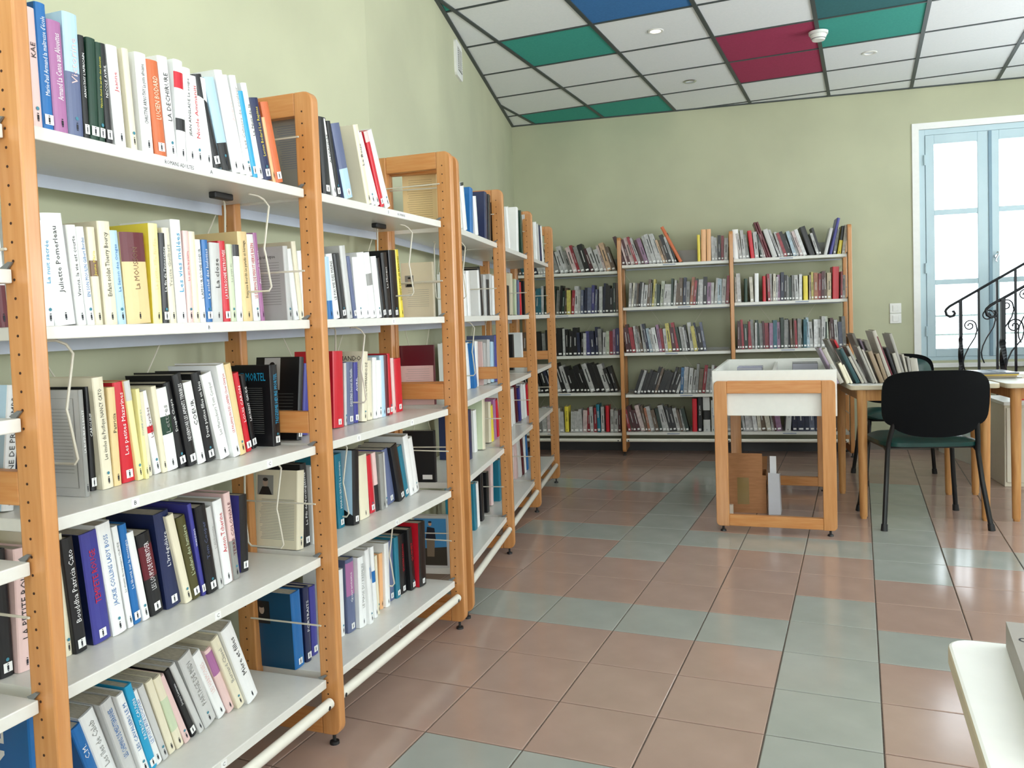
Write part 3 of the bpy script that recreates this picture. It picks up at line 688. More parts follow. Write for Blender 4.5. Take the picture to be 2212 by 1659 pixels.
 ('A2.3', 'A', 0.842, 0.6481, 0.0258, 0.2153, 0.6, 0.146, 'U', '', 'W', ''),
 ('A2.3', 'A', 0.842, 0.6843, 0.0235, 0.2183, -1.4, 0.151, 'R', '', 'W', ''),
 ('A2.3', 'A', 0.842, 0.7214, 0.0221, 0.2006, -1.5, 0.156, 'P', '', 'R', ''),
 ('A2.3', 'A', 0.842, 0.7551, 0.0514, 0.1964, -1.2, 0.16, 'R', '', 'G', ''),
 ('A2.4', 'A', 0.533, 0.0303, 0.0339, 0.2242, 5.2, 0.111, 'C', '', 'K', 'side=C'),
 ('A2.4', 'A', 0.533, 0.0727, 0.0314, 0.2404, -0.9, 0.115, 'K', 'Le Fils de Vercingétorix', 'W', ''),
 ('A2.4', 'A', 0.533, 0.1041, 0.0223, 0.228, 0.6, 0.105, 'L', '', 'K', ''),
 ('A2.4', 'A', 0.533, 0.279, 0.0372, 0.2341, -1.5, 0.127, 'T', 'MARGUERITE La musique', 'W', ''),
 ('A2.4', 'A', 0.533, 0.3213, 0.0404, 0.2358, 3.3, 0.101, 'K', '', 'W', 'side=A'),
 ('A2.4', 'A', 0.533, 0.3923, 0.061, 0.2092, -1.7, 0.115, 'C', '', 'G', ''),
 ('A2.4', 'A', 0.533, 0.4833, 0.0301, 0.1973, -4.1, 0.13, 'R', '', 'W', ''),
 ('A2.4', 'A', 0.533, 0.5135, 0.0247, 0.2017, -4.1, 0.125, 'P', '', 'K', 'band=0:.45:K'),
 ('A2.4', 'A', 0.533, 0.5383, 0.0303, 0.1932, -1.5, 0.117, 'G', '', 'W', ''),
 ('A2.4', 'A', 0.533, 0.5687, 0.0195, 0.1931, -2.4, 0.122, 'L', '', 'K', ''),
 ('A2.4', 'A', 0.533, 0.6105, 0.0556, 0.1986, -7.7, 0.133, 'Q', '', 'W', 'side=V'),
 ('A2.4', 'A', 0.533, 0.6666, 0.0474, 0.2078, -14.4, 0.116, 'K', '', 'Y', ''),
 ('A2.4', 'A', 0.533, 0.7156, 0.0158, 0.2077, -16.6, 0.127, 'L', '', 'K', ''),
 ('A2.4', 'A', 0.533, 0.7339, 0.0308, 0.1959, -12.9, 0.128, 'T', '', 'W', ''),
 ('A2.4', 'A', 0.533, 0.7655, 0.0386, 0.2278, -10.9, 0.122, 'W', '', 'R', ''),
 ('A2.4', 'A', 0.533, 0.81, 0.0406, 0.2117, -12.3, 0.128, 'W', '', 'K', ''),
 ('A2.5', 'A', 0.19, 0.0234, 0.0467, 0.222, -2, 0.13, 'B', '', 'A', 'side=F'),
 ('A2.5', 'A', 0.19, 0.0773, 0.0264, 0.2206, -0.3, 0.129, 'N', 'PORTRAITS', 'W', ''),
 ('A2.5', 'A', 0.19, 0.121, 0.0318, 0.2073, -0.4, 0.138, 'V', '', 'W', ''),
 ('A2.5', 'A', 0.19, 0.2744, 0.0247, 0.2117, 0.8, 0.134, 'W', '', 'B', ''),
 ('A2.5', 'A', 0.19, 0.3059, 0.0474, 0.2354, -0.2, 0.125, 'Q', 'Quarantaine', 'W', 'band=.5:.95:M'),
 ('A2.5', 'A', 0.19, 0.3533, 0.0425, 0.2289, 0.9, 0.111, 'W', 'LE MAGE DU KREMLIN', 'G', ''),
 ('A2.5', 'A', 0.19, 0.3958, 0.0228, 0.248, -3.4, 0.099, 'W', '', 'K', ''),
 ('A2.5', 'A', 0.19, 0.4186, 0.03, 0.2421, -3.3, 0.115, 'W', '', 'K', 'band=.56:.72:B'),
 ('A2.5', 'A', 0.19, 0.4487, 0.0207, 0.2418, -2.4, 0.111, 'W', '', 'K', 'band=.5:.66:B'),
 ('A2.5', 'A', 0.19, 0.4823, 0.0152, 0.2004, -1.4, 0.119, 'C', '', 'K', ''),
 ('A2.5', 'A', 0.19, 0.5244, 0.0242, 0.1907, 2.6, 0.133, 'H', '', 'K', ''),
 ('A2.5', 'A', 0.19, 0.5486, 0.0315, 0.2208, 1.5, 0.123, 'W', '', 'K', ''),
 ('A2.5', 'A', 0.19, 0.5999, 0.041, 0.2139, 1.8, 0.139, 'Q', '', 'W', ''),
 ('A2.5', 'A', 0.19, 0.641, 0.0297, 0.2191, -0.9, 0.13, 'T', '', 'W', ''),
 ('A2.5', 'A', 0.19, 0.678, 0.0549, 0.2163, -0.1, 0.135, 'K', 'QUATRE SAISONS', 'R', ''),
 ('A2.5', 'A', 0.19, 0.7329, 0.0373, 0.2285, -3.9, 0.118, 'K', 'QUINET', 'R', ''),
 ('A2.5', 'A', 0.19, 0.7703, 0.0552, 0.2368, 1.9, 0.102, 'K', '', 'W', 'side=R'),
 ('A0.2', 'A', 1.187, -0.8386, 0.0145, 0.2434, 0.5, 0.14, 'P', '', 'K', ''),
 ('A0.2', 'A', 1.187, -0.8227, 0.0229, 0.2361, -2.5, 0.14, 'W', 'UREZ', 'K', 'band=.0:.33:U'),
 ('A0.3', 'A', 0.842, -0.8282, 0.0252, 0.2359, 6.9, 0.154, 'L', 'UNE DE PRINTEMPS', 'K', 'side=A'),
 ('A0.4', 'A', 0.533, -0.848, 0.03, 0.2412, -0.9, 0.16, 'K', '', 'W', ''),
 ('A0.4', 'A', 0.533, -0.818, 0.0325, 0.236, 1, 0.149, 'P', 'LA PETITE ROUSSE', 'K', ''),
 ('A0.5', 'A', 0.19, -0.83, 0.05, 0.27, 0, 0.12, 'B', 'LINE LT', 'W', ''),
 ('B0.1', 'B', 1.54, 0.1804, 0.055, 0.1788, -10.4, 0.02, 'W', '', 'K', ''),
 ('B0.1', 'B', 1.54, 0.2617, 0.055, 0.1958, -12, 0.02, 'W', '', 'K', 'band=.93:1:K'),
 ('B0.1', 'B', 1.54, 0.3701, 0.055, 0.195, 5, 0.02, 'B', '', 'W', 'side=B'),
 ('B0.1', 'B', 1.54, 0.4734, 0.053, 0.17, -8.2, 0.02, 'W', '', 'K', ''),
 ('B0.1', 'B', 1.54, 0.6598, 0.055, 0.2183, 5, 0.02, 'N', '', 'W', 'side=N'),
 ('B0.1', 'B', 1.54, 0.7397, 0.055, 0.2169, 5, 0.02, 'K', '', 'W', ''),
 ('B0.1', 'B', 1.54, 0.925, 0.0089, 0.232, 5, 0.02, 'K', '', 'W', 'band=.62:1:R'),
 ('B0.2', 'B', 1.187, 0.6099, 0.055, 0.1976, 0.4, 0.12, 'W', '', 'K', ''),
 ('B0.2', 'B', 1.187, 0.6916, 0.055, 0.2128, -2.3, 0.12, 'W', '', 'G', ''),
 ('B0.2', 'B', 1.187, 0.925, 0.0377, 0.2282, -3.8, 0.12, 'W', '', 'K', ''),
 ('B0.2', 'B', 1.187, 0.9685, 0.055, 0.2416, -12, 0.12, 'K', '', 'W', ''),
 ('B0.2', 'B', 1.187, 1.0465, 0.055, 0.2092, 0.2, 0.12, 'L', '', 'K', ''),
 ('B0.2', 'B', 1.187, 1.1211, 0.054, 0.1899, -0.4, 0.12, 'K', '', 'W', ''),
 ('B0.2', 'B', 1.187, 1.1794, 0.055, 0.218, 5, 0.12, 'L', '', 'K', ''),
 ('B0.2', 'B', 1.187, 1.2501, 0.055, 0.2126, 5, 0.12, 'W', '', 'K', ''),
 ('B0.3', 'B', 0.842, 0.6951, 0.055, 0.2203, -2.7, 0.136, 'W', '', 'B', ''),
 ('B0.3', 'B', 0.842, 0.7501, 0.054, 0.2213, -12, 0.115, 'B', '', 'W', ''),
 ('B0.3', 'B', 0.842, 0.8054, 0.055, 0.2214, 2.8, 0.122, 'W', '', 'K', ''),
 ('B0.3', 'B', 0.842, 0.925, 0.008, 0.2178, -0.7, 0.115, 'P', '', 'R', ''),
 ('B0.3', 'B', 0.842, 0.933, 0.055, 0.2074, 2.7, 0.108, 'L', '', 'K', ''),
 ('B0.3', 'B', 0.842, 0.9881, 0.055, 0.2224, 4.1, 0.102, 'L', '', 'K', ''),
 ('B0.3', 'B', 0.842, 1.0432, 0.055, 0.2089, 5, 0.095, 'A', '', 'B', ''),
 ('B0.3', 'B', 0.842, 1.0984, 0.055, 0.2396, 5, 0.088, 'V', '', 'W', 'side=Q'),
 ('B0.4', 'B', 0.533, 0.5432, 0.055, 0.2256, 0.8, 0.103, 'N', '', 'X', ''),
 ('B0.4', 'B', 0.533, 0.7504, 0.055, 0.2024, -0.7, 0.127, 'W', '', 'K', ''),
 ('B0.4', 'B', 0.533, 0.8054, 0.055, 0.2494, 5, 0.1, 'C', '', 'K', 'side=J'),
 ('B0.4', 'B', 0.533, 1.0273, 0.055, 0.2094, 4.2, 0.116, 'C', '', 'K', ''),
 ('B0.4', 'B', 0.533, 1.0832, 0.055, 0.1877, -5.4, 0.113, 'Y', '', 'K', ''),
 ('B0.4', 'B', 0.533, 1.1643, 0.055, 0.2121, -1.7, 0.116, 'M', '', 'K', ''),
 ('B0.4', 'B', 0.533, 1.2544, 0.055, 0.2035, -12, 0.116, 'R', '', 'K', ''),
 ('B0.5', 'B', 0.19, 0.6086, 0.055, 0.2196, -1.8, 0.106, 'T', '', 'W', ''),
 ('B0.5', 'B', 0.19, 0.6636, 0.055, 0.2103, -2.5, 0.107, 'W', '', 'K', ''),
 ('B0.5', 'B', 0.19, 0.7811, 0.055, 0.2407, -1, 0.112, 'K', '', 'W', ''),
 ('B0.5', 'B', 0.19, 0.9515, 0.055, 0.2042, 1.4, 0.123, 'K', '', 'W', ''),
 ('B0.5', 'B', 0.19, 1.0986, 0.055, 0.2386, 5, 0.133, 'P', '', 'R', 'side=P'),
 ('B0.5', 'B', 0.19, 1.2169, 0.055, 0.2235, -1.9, 0.112, 'T', '', 'W', ''),
 ('B1.1', 'B', 1.54, 1.2568, 0.055, 0.2196, -12, 0.02, 'W', '', 'A', ''),
 ('B1.1', 'B', 1.54, 1.4886, 0.055, 0.25, 5, 0.02, 'W', '', 'K', 'side=W'),
 ('B1.1', 'B', 1.54, 1.6478, 0.0488, 0.25, -6, 0.02, 'D', '', 'K', ''),
 ('B1.1', 'B', 1.54, 1.8, 0.008, 0.2428, -9.3, 0.02, 'L', '', 'K', ''),
 ('B1.2', 'B', 1.187, 1.671, 0.055, 0.1741, 3.4, 0.12, 'K', '', 'W', ''),
 ('B1.2', 'B', 1.187, 1.7827, 0.055, 0.25, 5, 0.12, 'C', '', 'K', 'side=C'),
 ('B1.2', 'B', 1.187, 1.9109, 0.055, 0.2204, 5, 0.12, 'J', '', 'K', ''),
 ('B1.2', 'B', 1.187, 2.0159, 0.055, 0.2196, 4.6, 0.12, 'Q', '', 'K', ''),
 ('B1.2', 'B', 1.187, 2.0974, 0.055, 0.2106, -2.4, 0.12, 'R', '', 'K', ''),
 ('B1.2', 'B', 1.187, 2.2455, 0.055, 0.2243, 0.4, 0.12, 'K', '', 'K', ''),
 ('B1.3', 'B', 0.842, 2.0418, 0.055, 0.2263, 0.3, 0.17, 'K', '', 'X', ''),
 ('B1.3', 'B', 0.842, 2.3746, 0.055, 0.229, -1.9, 0.17, 'W', '', 'K', ''),
 ('B1.4', 'B', 0.533, 1.6546, 0.055, 0.2236, -0.8, 0.119, 'W', '', 'K', ''),
 ('B1.4', 'B', 0.533, 1.7662, 0.055, 0.2175, -7.3, 0.124, 'W', '', 'K', ''),
 ('B1.4', 'B', 0.533, 1.8627, 0.055, 0.2365, -12, 0.123, 'U', '', 'K', ''),
 ('B1.4', 'B', 0.533, 1.9189, 0.055, 0.2113, -8.8, 0.114, 'V', '', 'K', ''),
 ('B1.4', 'B', 0.533, 1.9745, 0.055, 0.2206, 5, 0.113, 'W', '', 'K', ''),
 ('B1.4', 'B', 0.533, 2.0874, 0.055, 0.219, -9.2, 0.108, 'W', '', 'K', ''),
 ('B1.4', 'B', 0.533, 2.1968, 0.055, 0.2085, -12, 0.109, 'R', '', 'K', ''),
 ('B1.5', 'B', 0.19, 1.7683, 0.055, 0.1984, 5, 0.148, 'W', '', 'K', ''),
 ('B1.5', 'B', 0.19, 1.8327, 0.055, 0.219, -3.9, 0.132, 'P', '', 'K', ''),
 ('B1.5', 'B', 0.19, 1.8878, 0.055, 0.2428, -12, 0.117, 'W', '', 'R', ''),
 ('B1.5', 'B', 0.19, 1.9524, 0.055, 0.2496, -12, 0.112, 'U', '', 'K', ''),
 ('B1.5', 'B', 0.19, 2.0086, 0.055, 0.2346, -4.5, 0.11, 'W', '', 'K', ''),
 ('B1.5', 'B', 0.19, 2.1204, 0.055, 0.2246, -10.8, 0.113, 'B', '', 'K', ''),
 ('B2.1', 'B', 1.54, 2.1942, 0.055, 0.2416, -6.5, 0.02, 'W', '', 'K', ''),
 ('B2.1', 'B', 1.54, 2.29, 0.055, 0.2385, -8.2, 0.02, 'L', '', 'K', ''),
 ('B2.1', 'B', 1.54, 2.3816, 0.055, 0.2364, -12, 0.02, 'N', '', 'K', ''),
 ('B2.1', 'B', 1.54, 2.4575, 0.055, 0.2415, -11.8, 0.02, 'W', '', 'K', ''),
 ('C1.1', 'C', 1.573, 0.4799, 0.025, 0.3253, -26.5, 0.05, 'O', '', 'K', ''),
 ('C1.1', 'C', 1.573, 0.6242, 0.0223, 0.2154, -0.1, 0.05, 'Y', '', 'K', ''),
 ('C1.1', 'C', 1.573, 0.6518, 0.038, 0.2558, 1, 0.05, 'H', '', 'K', ''),
 ('C1.1', 'C', 1.573, 0.6945, 0.0346, 0.2565, 0.8, 0.05, 'H', '', 'K', ''),
 ('C2.1', 'C', 1.573, 0.8998, 0.045, 0.2409, -0.4, 0.05, 'W', '', 'K', ''),
 ('C2.1', 'C', 1.573, 1.0365, 0.0298, 0.2252, -5.9, 0.05, 'R', '', 'W', ''),
 ('C2.1', 'C', 1.573, 1.1572, 0.015, 0.3015, -18.6, 0.05, 'U', '', 'W', ''),
 ('C2.1', 'C', 1.573, 1.1742, 0.0168, 0.3022, -18.1, 0.05, 'U', '', 'W', ''),
 ('C2.1', 'C', 1.573, 1.2013, 0.0377, 0.2335, -17.9, 0.05, 'L', '', 'K', ''),
 ('C2.1', 'C', 1.573, 1.4786, 0.0409, 0.2379, -18, 0.05, 'K', '', 'R', ''),
 ('C2.1', 'C', 1.573, 1.5798, 0.0238, 0.2117, 13.3, 0.05, 'L', '', 'K', ''),
 ('C2.1', 'C', 1.573, 1.6195, 0.0208, 0.2885, 13, 0.05, 'V', '', 'W', ''),
 ('C2.1', 'C', 1.573, 1.6791, 0.0251, 0.2196, 9.1, 0.05, 'Y', '', 'K', 'band=.5:1:K'),
 ('C2.2', 'C', 1.23, 0.9799, 0.0237, 0.189, 0.6, 0.05, 'D', '', 'W', ''),
 ('C2.2', 'C', 1.23, 1.0592, 0.0306, 0.2278, 0.5, 0.05, 'W', '', 'K', ''),
 ('C2.2', 'C', 1.23, 1.1217, 0.0241, 0.2037, 0.2, 0.05, 'R', '', 'K', ''),
 ('C2.2', 'C', 1.23, 1.4261, 0.0328, 0.1907, 0, 0.05, 'Y', '', 'K', ''),
 ('C2.2', 'C', 1.23, 1.6395, 0.0462, 0.2518, 0.9, 0.05, 'R', '', 'W', ''),
 ('C0.5', 'C', 0.19, -0.5041, 0.0317, 0.2155, -0.6, 0.05, 'Y', 'BRITTEN', 'K', ''),
 ('C0.5', 'C', 0.19, -0.2296, 0.0268, 0.232, -1.7, 0.05, 'T', 'GENRE', 'W', ''),
 ('C0.5', 'C', 0.19, -0.1561, 0.0281, 0.22, -0.3, 0.05, 'R', '', 'W', ''),
 ('C1.5', 'C', 0.19, 0.5511, 0.0367, 0.2724, 0.5, 0.05, 'R', '', 'K', ''),
 ('C1.5', 'C', 0.19, 0.5911, 0.0385, 0.2836, 0.9, 0.05, 'K', 'Quid 2001', 'W', ''),
 ('C1.5', 'C', 0.19, 0.6389, 0.0543, 0.2852, -0.3, 0.05, 'L', '', 'K', 'band=.35:.62:K'),
 ('C1.5', 'C', 0.19, 0.7018, 0.0297, 0.2587, -0.2, 0.05, 'L', 'LE PETIT', 'B', ''),
 ('C2.5', 'C', 0.19, 1.2693, 0.0421, 0.2675, 4.7, 0.05, 'L', 'HISTOIRE', 'K', ''),
 ('T1.1', 'T', 0.74, 0.0083, 0.0136, 0.2218, -25.2, 0.03, 'f', '', 'K', ''),
 ('T1.1', 'T', 0.74, 0.0246, 0.0236, 0.2128, -25.7, 0.03, 'b', '', 'K', ''),
 ('T1.1', 'T', 0.74, 0.0608, 0.0176, 0.1222, -21.2, 0.03, 'C', '', 'K', ''),
 ('T1.1', 'T', 0.74, 0.0807, 0.0125, 0.1128, -23.3, 0.03, 'C', '', 'K', ''),
 ('T1.1', 'T', 0.74, 0.1105, 0.0213, 0.211, -24.5, 0.03, 'c', '', 'K', ''),
 ('T1.1', 'T', 0.74, 0.1396, 0.0143, 0.1647, -25.2, 0.03, 'b', '', 'K', ''),
 ('T1.1', 'T', 0.74, 0.1568, 0.0127, 0.2293, -25, 0.03, 'a', '', 'K', ''),
 ('T1.1', 'T', 0.74, 0.1962, 0.0137, 0.2201, -21.4, 0.03, 'a', '', 'K', 'side=G'),
 ('T1.1', 'T', 0.74, 0.2117, 0.0101, 0.1994, -20.9, 0.03, 'b', '', 'K', ''),
 ('T1.1', 'T', 0.74, 0.2349, 0.0223, 0.185, -19.6, 0.03, 'd', '', 'K', ''),
 ('T1.1', 'T', 0.74, 0.26, 0.0192, 0.1693, -16.7, 0.03, 'd', '', 'K', ''),
 ('T1.1', 'T', 0.74, 0.284, 0.0201, 0.3021, -17.1, 0.03, 'b', '', 'K', ''),
 ('T1.1', 'T', 0.74, 0.3058, 0.0085, 0.2726, -19.1, 0.03, 'U', '', 'K', ''),
 ('T1.1', 'T', 0.74, 0.32, 0.0147, 0.203, -17, 0.03, 'K', '', 'W', ''),
 ('T1.1', 'T', 0.74, 0.338, 0.0202, 0.1681, -14.4, 0.03, 'b', '', 'K', ''),
 ('T1.1', 'T', 0.74, 0.36, 0.0144, 0.2818, -16, 0.03, 'a', '', 'K', ''),
 ('T1.1', 'T', 0.74, 0.3763, 0.0112, 0.1592, -11.5, 0.03, 'b', '', 'K', ''),
 ('T1.1', 'T', 0.74, 0.3885, 0.0131, 0.1429, -7.5, 0.03, 'a', '', 'K', ''),
 ('T1.1', 'T', 0.74, 0.4022, 0.0372, 0.1298, -7.1, 0.03, 'b', '', 'K', ''),
 ('T1.1', 'T', 0.74, 0.0955, 0.0149, 0.2627, -24, 0.22, 'e', '', 'K', ''),
 ('T1.1', 'T', 0.74, 0.139, 0.0122, 0.2612, -25.4, 0.22, 'R', '', 'K', ''),
 ('T1.1', 'T', 0.74, 0.2254, 0.0151, 0.2872, -20.4, 0.22, 'e', '', 'K', ''),
 ('T1.1', 'T', 0.74, 0.2469, 0.0101, 0.2513, -19, 0.22, 'f', '', 'K', ''),
 ('T1.1', 'T', 0.74, 0.271, 0.0202, 0.2401, -19.2, 0.22, 'b', '', 'K', ''),
]
ORD = ['first', 'second', 'third', 'fourth', 'fifth', 'sixth', 'seventh', 'eighth', 'ninth', 'tenth', 'eleventh', 'twelfth', 'thirteenth', 'fourteenth', 'fifteenth', 'sixteenth', 'seventeenth', 'eighteenth', 'nineteenth', 'twentieth', 'twenty-first', 'twenty-second', 'twenty-third', 'twenty-fourth', 'twenty-fifth', 'twenty-sixth', 'twenty-seventh', 'twenty-eighth', 'twenty-ninth', 'thirtieth']
SHN = {'1': 'top shelf', '2': 'second shelf', '3': 'third shelf', '4': 'fourth shelf', '5': 'bottom shelf'}
BAY = {'A0': 'left of the nearest upright', 'A1': 'first full bay', 'A2': 'second bay', 'B0': 'third bay', 'B1': 'fourth bay', 'B2': 'fifth bay'}
_cover = {}
def cover_mesh(t, d, h, r):
    c = .0016; n = 6
    out = [(0, d), (0, r)]
    for i in range(1, n):
        a = PI*i/n; out.append((t/2-t/2*math.cos(a), r-r*math.sin(a)))
    out += [(t, r), (t, d), (t-c, d), (t-c, r+c), (c, r+c), (c, d)]
    mb = MB(); mb.prism(out, 0, h)
    # faces: bottom, top, then sides; the first side is the board facing -x
    k = len(out); mb.mi = [0, 0]+[1 if i == 0 else 0 for i in range(k)]
    return mb
def make_book(loc, rz, lean, t, h, d, col, side, parts, txt='', tcol='K', bands=(), sticker=True, dot=False):
    root = bpy.data.objects.new('book', None); root.empty_display_size = .02; link(root)
    x, y, z = loc
    th = R(lean)
    if th > 0: z += t*math.sin(th)
    root.location = (x, y, z+.0005); root.rotation_euler = (0, th, rz)
    r = min(.0045, t*.2)
    cm = cover_mesh(t, d, h, r).build('cover', [bm_(col), bm_(side)], root)
    MB().box(.0018, r+.002, .0015, t-.0018, d-.003, h-(.0015 if h < .21 else .004)).build('page_block', PAPER, root)
    if not parts: return root
    for a, b, cc in bands:
        mb = MB(); n = 6; e = .0003
        pts = [(t/2-(t/2+e)*math.cos(PI*i/n), r-(r+e)*math.sin(PI*i/n)) for i in range(n+1)]
        for i in range(n):
            (x0, y0), (x1, y1) = pts[i], pts[i+1]
            mb.quad((x0, y0, a*h), (x1, y1, a*h), (x1, y1, b*h), (x0, y0, b*h))
        mb.build('spine_band', bm_(cc), root)
    ey = -.0007
    if sticker:
        dark = sum(PAL[col]) < 420
        mb = MB(); w2 = min(t*.42, .009)
        if dark: mb.quad((t/2-w2, ey, .009), (t/2+w2, ey, .009), (t/2+w2, ey, .027), (t/2-w2, ey, .027), mi=0)
        mb.quad((t/2-w2*.22, ey-.0002, .013), (t/2+w2*.22, ey-.0002, .013), (t/2+w2*.22, ey-.0002, .022), (t/2-w2*.22, ey-.0002, .022), mi=1)
        for zz in (.0105, .0235): mb.quad((t/2-w2*.18, ey-.0002, zz), (t/2+w2*.18, ey-.0002, zz), (t/2+w2*.18, ey-.0002, zz+.0018), (t/2-w2*.18, ey-.0002, zz+.0018), mi=1)
        o = mb.build('spine_label', [LABEL, INK], root)
        if dot:
            q = MB(); q.v = [(t/2+.0035*math.cos(a*PI/4), ey-.0003, .033+.0035*math.sin(a*PI/4)) for a in range(8)]; q.f = [tuple(range(8))]; q.mi = [0]
            q.build('dot_sticker', mat('teal dot', (60, 130, 150), .5), root)
    if txt:
        zb = .042
        text_on(txt, 'spine_lettering', ink(tcol), root, lambda tx, ty, W_, t=t, zb=zb, ey=ey, h=h: (t/2-ty, ey-.0002, zb+(h-zb-.012-W_)*.62+tx), (h-zb-.02)*(.86 if len(txt) > 14 else .66), min(t*.42, .014))
    return root
LC = {'W': 'white', 'K': 'black', 'R': 'red', 'B': 'blue', 'G': 'grey', 'X': 'cyan', 'Y': 'yellow', 'P': 'pink', 'U': 'maroon', 'C': 'cream', 'J': 'pale green', 'Z': 'brown', 'Q': 'blue', 'A': 'pale blue', 'S': 'tan'}
CL = {  # hand written labels of the books told apart on the back wall
 ('C1.1', 0): 'long orange book leaning far over on top shelf of back bookcase', ('C1.1', 1): 'yellow book left of two peach books on back bookcase top shelf',
 ('C1.1', 2): 'left one of two tall peach books on back bookcase top shelf', ('C1.1', 3): 'right one of two tall peach books on back bookcase top shelf',
 ('C2.1', 0): 'thick white book beside the upright, top shelf, right section of back bookcase', ('C2.1', 1): 'bright red book on top shelf, right section of back bookcase',
 ('C2.1', 2): 'left of two tall maroon books leaning on back bookcase top shelf', ('C2.1', 3): 'right of two tall maroon books leaning on back bookcase top shelf',
 ('C2.1', 4): 'thick light grey book leaning beside two tall maroon books, back wall', ('C2.1', 5): 'thick black book with red leaning on back bookcase top shelf',
 ('C2.1', 6): 'light grey book leaning right beside tall violet book, back bookcase top', ('C2.1', 7): 'tall violet blue album leaning right at end of back bookcase top shelf',
 ('C2.1', 8): 'black and yellow book against right upright of back bookcase top shelf', ('C2.2', 0): 'green book near left end of second shelf, right section, back bookcase',
 ('C2.2', 1): 'tall white book on second shelf, right section of back bookcase', ('C2.2', 2): 'short wide red book mid second shelf, right section, back bookcase',
 ('C2.2', 3): 'bright yellow book on second shelf, right section of back bookcase', ('C2.2', 4): 'very thick red book at right end of second shelf, back bookcase',
 ('C0.5', 0): 'yellow book on bottom shelf, left section of back bookcase', ('C0.5', 1): 'teal book with white lettering on bottom shelf of back bookcase',
 ('C0.5', 2): 'bright red book on bottom shelf, left section of back bookcase', ('C1.5', 0): 'thick red annual at right of bottom shelf, middle of back bookcase',
 ('C1.5', 1): 'thick black annual with white lettering, bottom shelf of back bookcase', ('C1.5', 2): 'very thick grey book with dark square, bottom shelf of back bookcase',
 ('C1.5', 3): 'pale dictionary with blue lettering beside the display bin, bottom shelf back', ('C2.5', 0): 'light grey history book seen under the display bin'}
cnt = {}; GREENLIST = []
for (key, fr, z, s, t, h, lean, m, col, txt, tcol, opt) in BOOKS:
    k = cnt.get(key, 0); cnt[key] = k+1
    side = col; bands = []
    for op in opt.split(';') if opt else []:
        pass
    if 'side=' in opt: side = opt.split('side=')[1][0]
    if 'band=' in opt:
        for bb in opt.split('band=')[1].split(','):
            a, b, c_ = bb.split(':'); bands.append((float(a), float(b), c_))
    d = min(h*.64, .292-m) if fr != 'T' else h*.6
    (ox, oy), a = FD[fr]
    near = fr == 'A'
    o = make_book(to_world(fr, s, m, z), a, lean, t, h, max(d, .1), col, side, near or bool(txt) or bool(bands), txt, tcol, bands, sticker=near or fr == 'C', dot=(near and k % 3 == 0))
    o['category'] = 'book'
    if fr == 'C': o['label'] = CL[(key, k)]; o['group'] = 'books told apart on the back wall bookcase'
    elif fr == 'T':
        o['label'] = ('%s book leaning in the front row on the table, %s from left' % (CN[col], ORD[k])) if k < 19 else '%s book leaning in the back row on the table, %s from left' % (CN[col], ORD[k-19]); o['group'] = 'books leaning in a row on the table'
    else:
        look = CN[col]+' book'
        if txt: look += ' with %s lettering' % LC.get(tcol, 'dark')
        elif bands: look += ' with %s band' % CN[bands[0][2]]
        bay = BAY[key[:2]]
        if key[:2] == 'A0': o['label'] = '%s, %s from left, %s, %s' % (look, ORD[k], SHN[key[3]], bay)
        else: o['label'] = '%s, %s from left, %s of %s' % (look, ORD[k], SHN[key[3]], bay)
        o['group'] = 'books on the %s, %s' % (SHN[key[3]], bay)
    GREENLIST.append((key, k, o, t, h, d))
GB = {(k_, n_): (o, t, h, d) for k_, n_, o, t, h, d in GREENLIST}
# printed matter on covers that face the camera
def print_lines(o, d, h, zlist, y0, y1, c='K', th=.0022, k_=.62, name='cover_print'):
    mb = MB()
    for zz in zlist:
        e = y1-random.random()*.012
        mb.quad((-.0006, e, zz*h), (-.0006, y0, zz*h), (-.0006, y0, zz*h+th*k_), (-.0006, e, zz*h+th*k_))
    return mb.build(name, ink(c), o)
def portrait(o, y0, z0, y1, z1, bgc='G', head='H'):
    X = -.0007; mb = MB()
    mb.quad((X, y1, z0), (X, y0, z0), (X, y0, z1), (X, y1, z1), mi=0)
    cy, w_ = (y0+y1)/2, (y1-y0); hh = z1-z0
    def ell(cy, cz, ry, rz, mi, x):
        n = len(mb.v); mb.v += [(x, cy-ry*math.cos(a*PI/6), cz+rz*math.sin(a*PI/6)) for a in range(12)]; mb.f.append(tuple(range(n, n+12))); mb.mi.append(mi)
    mb.quad((X-.0003, cy+w_*.42, z0), (X-.0003, cy-w_*.42, z0), (X-.0003, cy-w_*.2, z0+hh*.42), (X-.0003, cy+w_*.2, z0+hh*.42), mi=1)
    ell(cy, z0+hh*.62, w_*.17, hh*.21, 2, X-.0005)
    ell(cy, z0+hh*.78, w_*.17, hh*.09, 1, X-.0007)
    return mb.build('cover_portrait', [bm_(bgc), ink('K'), mat('portrait skin', (170, 150, 135), .5)], o)
def cover_title(o, s_, y1, z0, maxw, maxh, c):
    text_on(s_, 'cover_lettering', ink(c), o, lambda tx, ty, W_, y1=y1, z0=z0: (-.0008, y1-tx, z0+ty), maxw, maxh)
def L(o, a, b, n): return [a+(b-a)*i/(n-1) for i in range(n)]
o, t, h, d = GB[('A1.3', 1)]; print_lines(o, d, h, L(o, .22, .82, 20), .025, d-.02, 'G', .0014)
fr_ = MB(); 
for (ya, za, yb, zb) in ((.015, .08, d-.012, .083), (.015, .92, d-.012, .923), (.015, .08, .017, .92), (d-.014, .08, d-.012, .92)): fr_.quad((-.0007, yb, za*h), (-.0007, ya, za*h), (-.0007, ya, zb*h), (-.0007, yb, zb*h))
fr_.build('cover_frame', ink('G'), o)
o, t, h, d = GB[('A1.3', 20)] if ('A1.3', 20) in GB and GB[('A1.3', 20)][1] else GB[('A1.3', 19)]
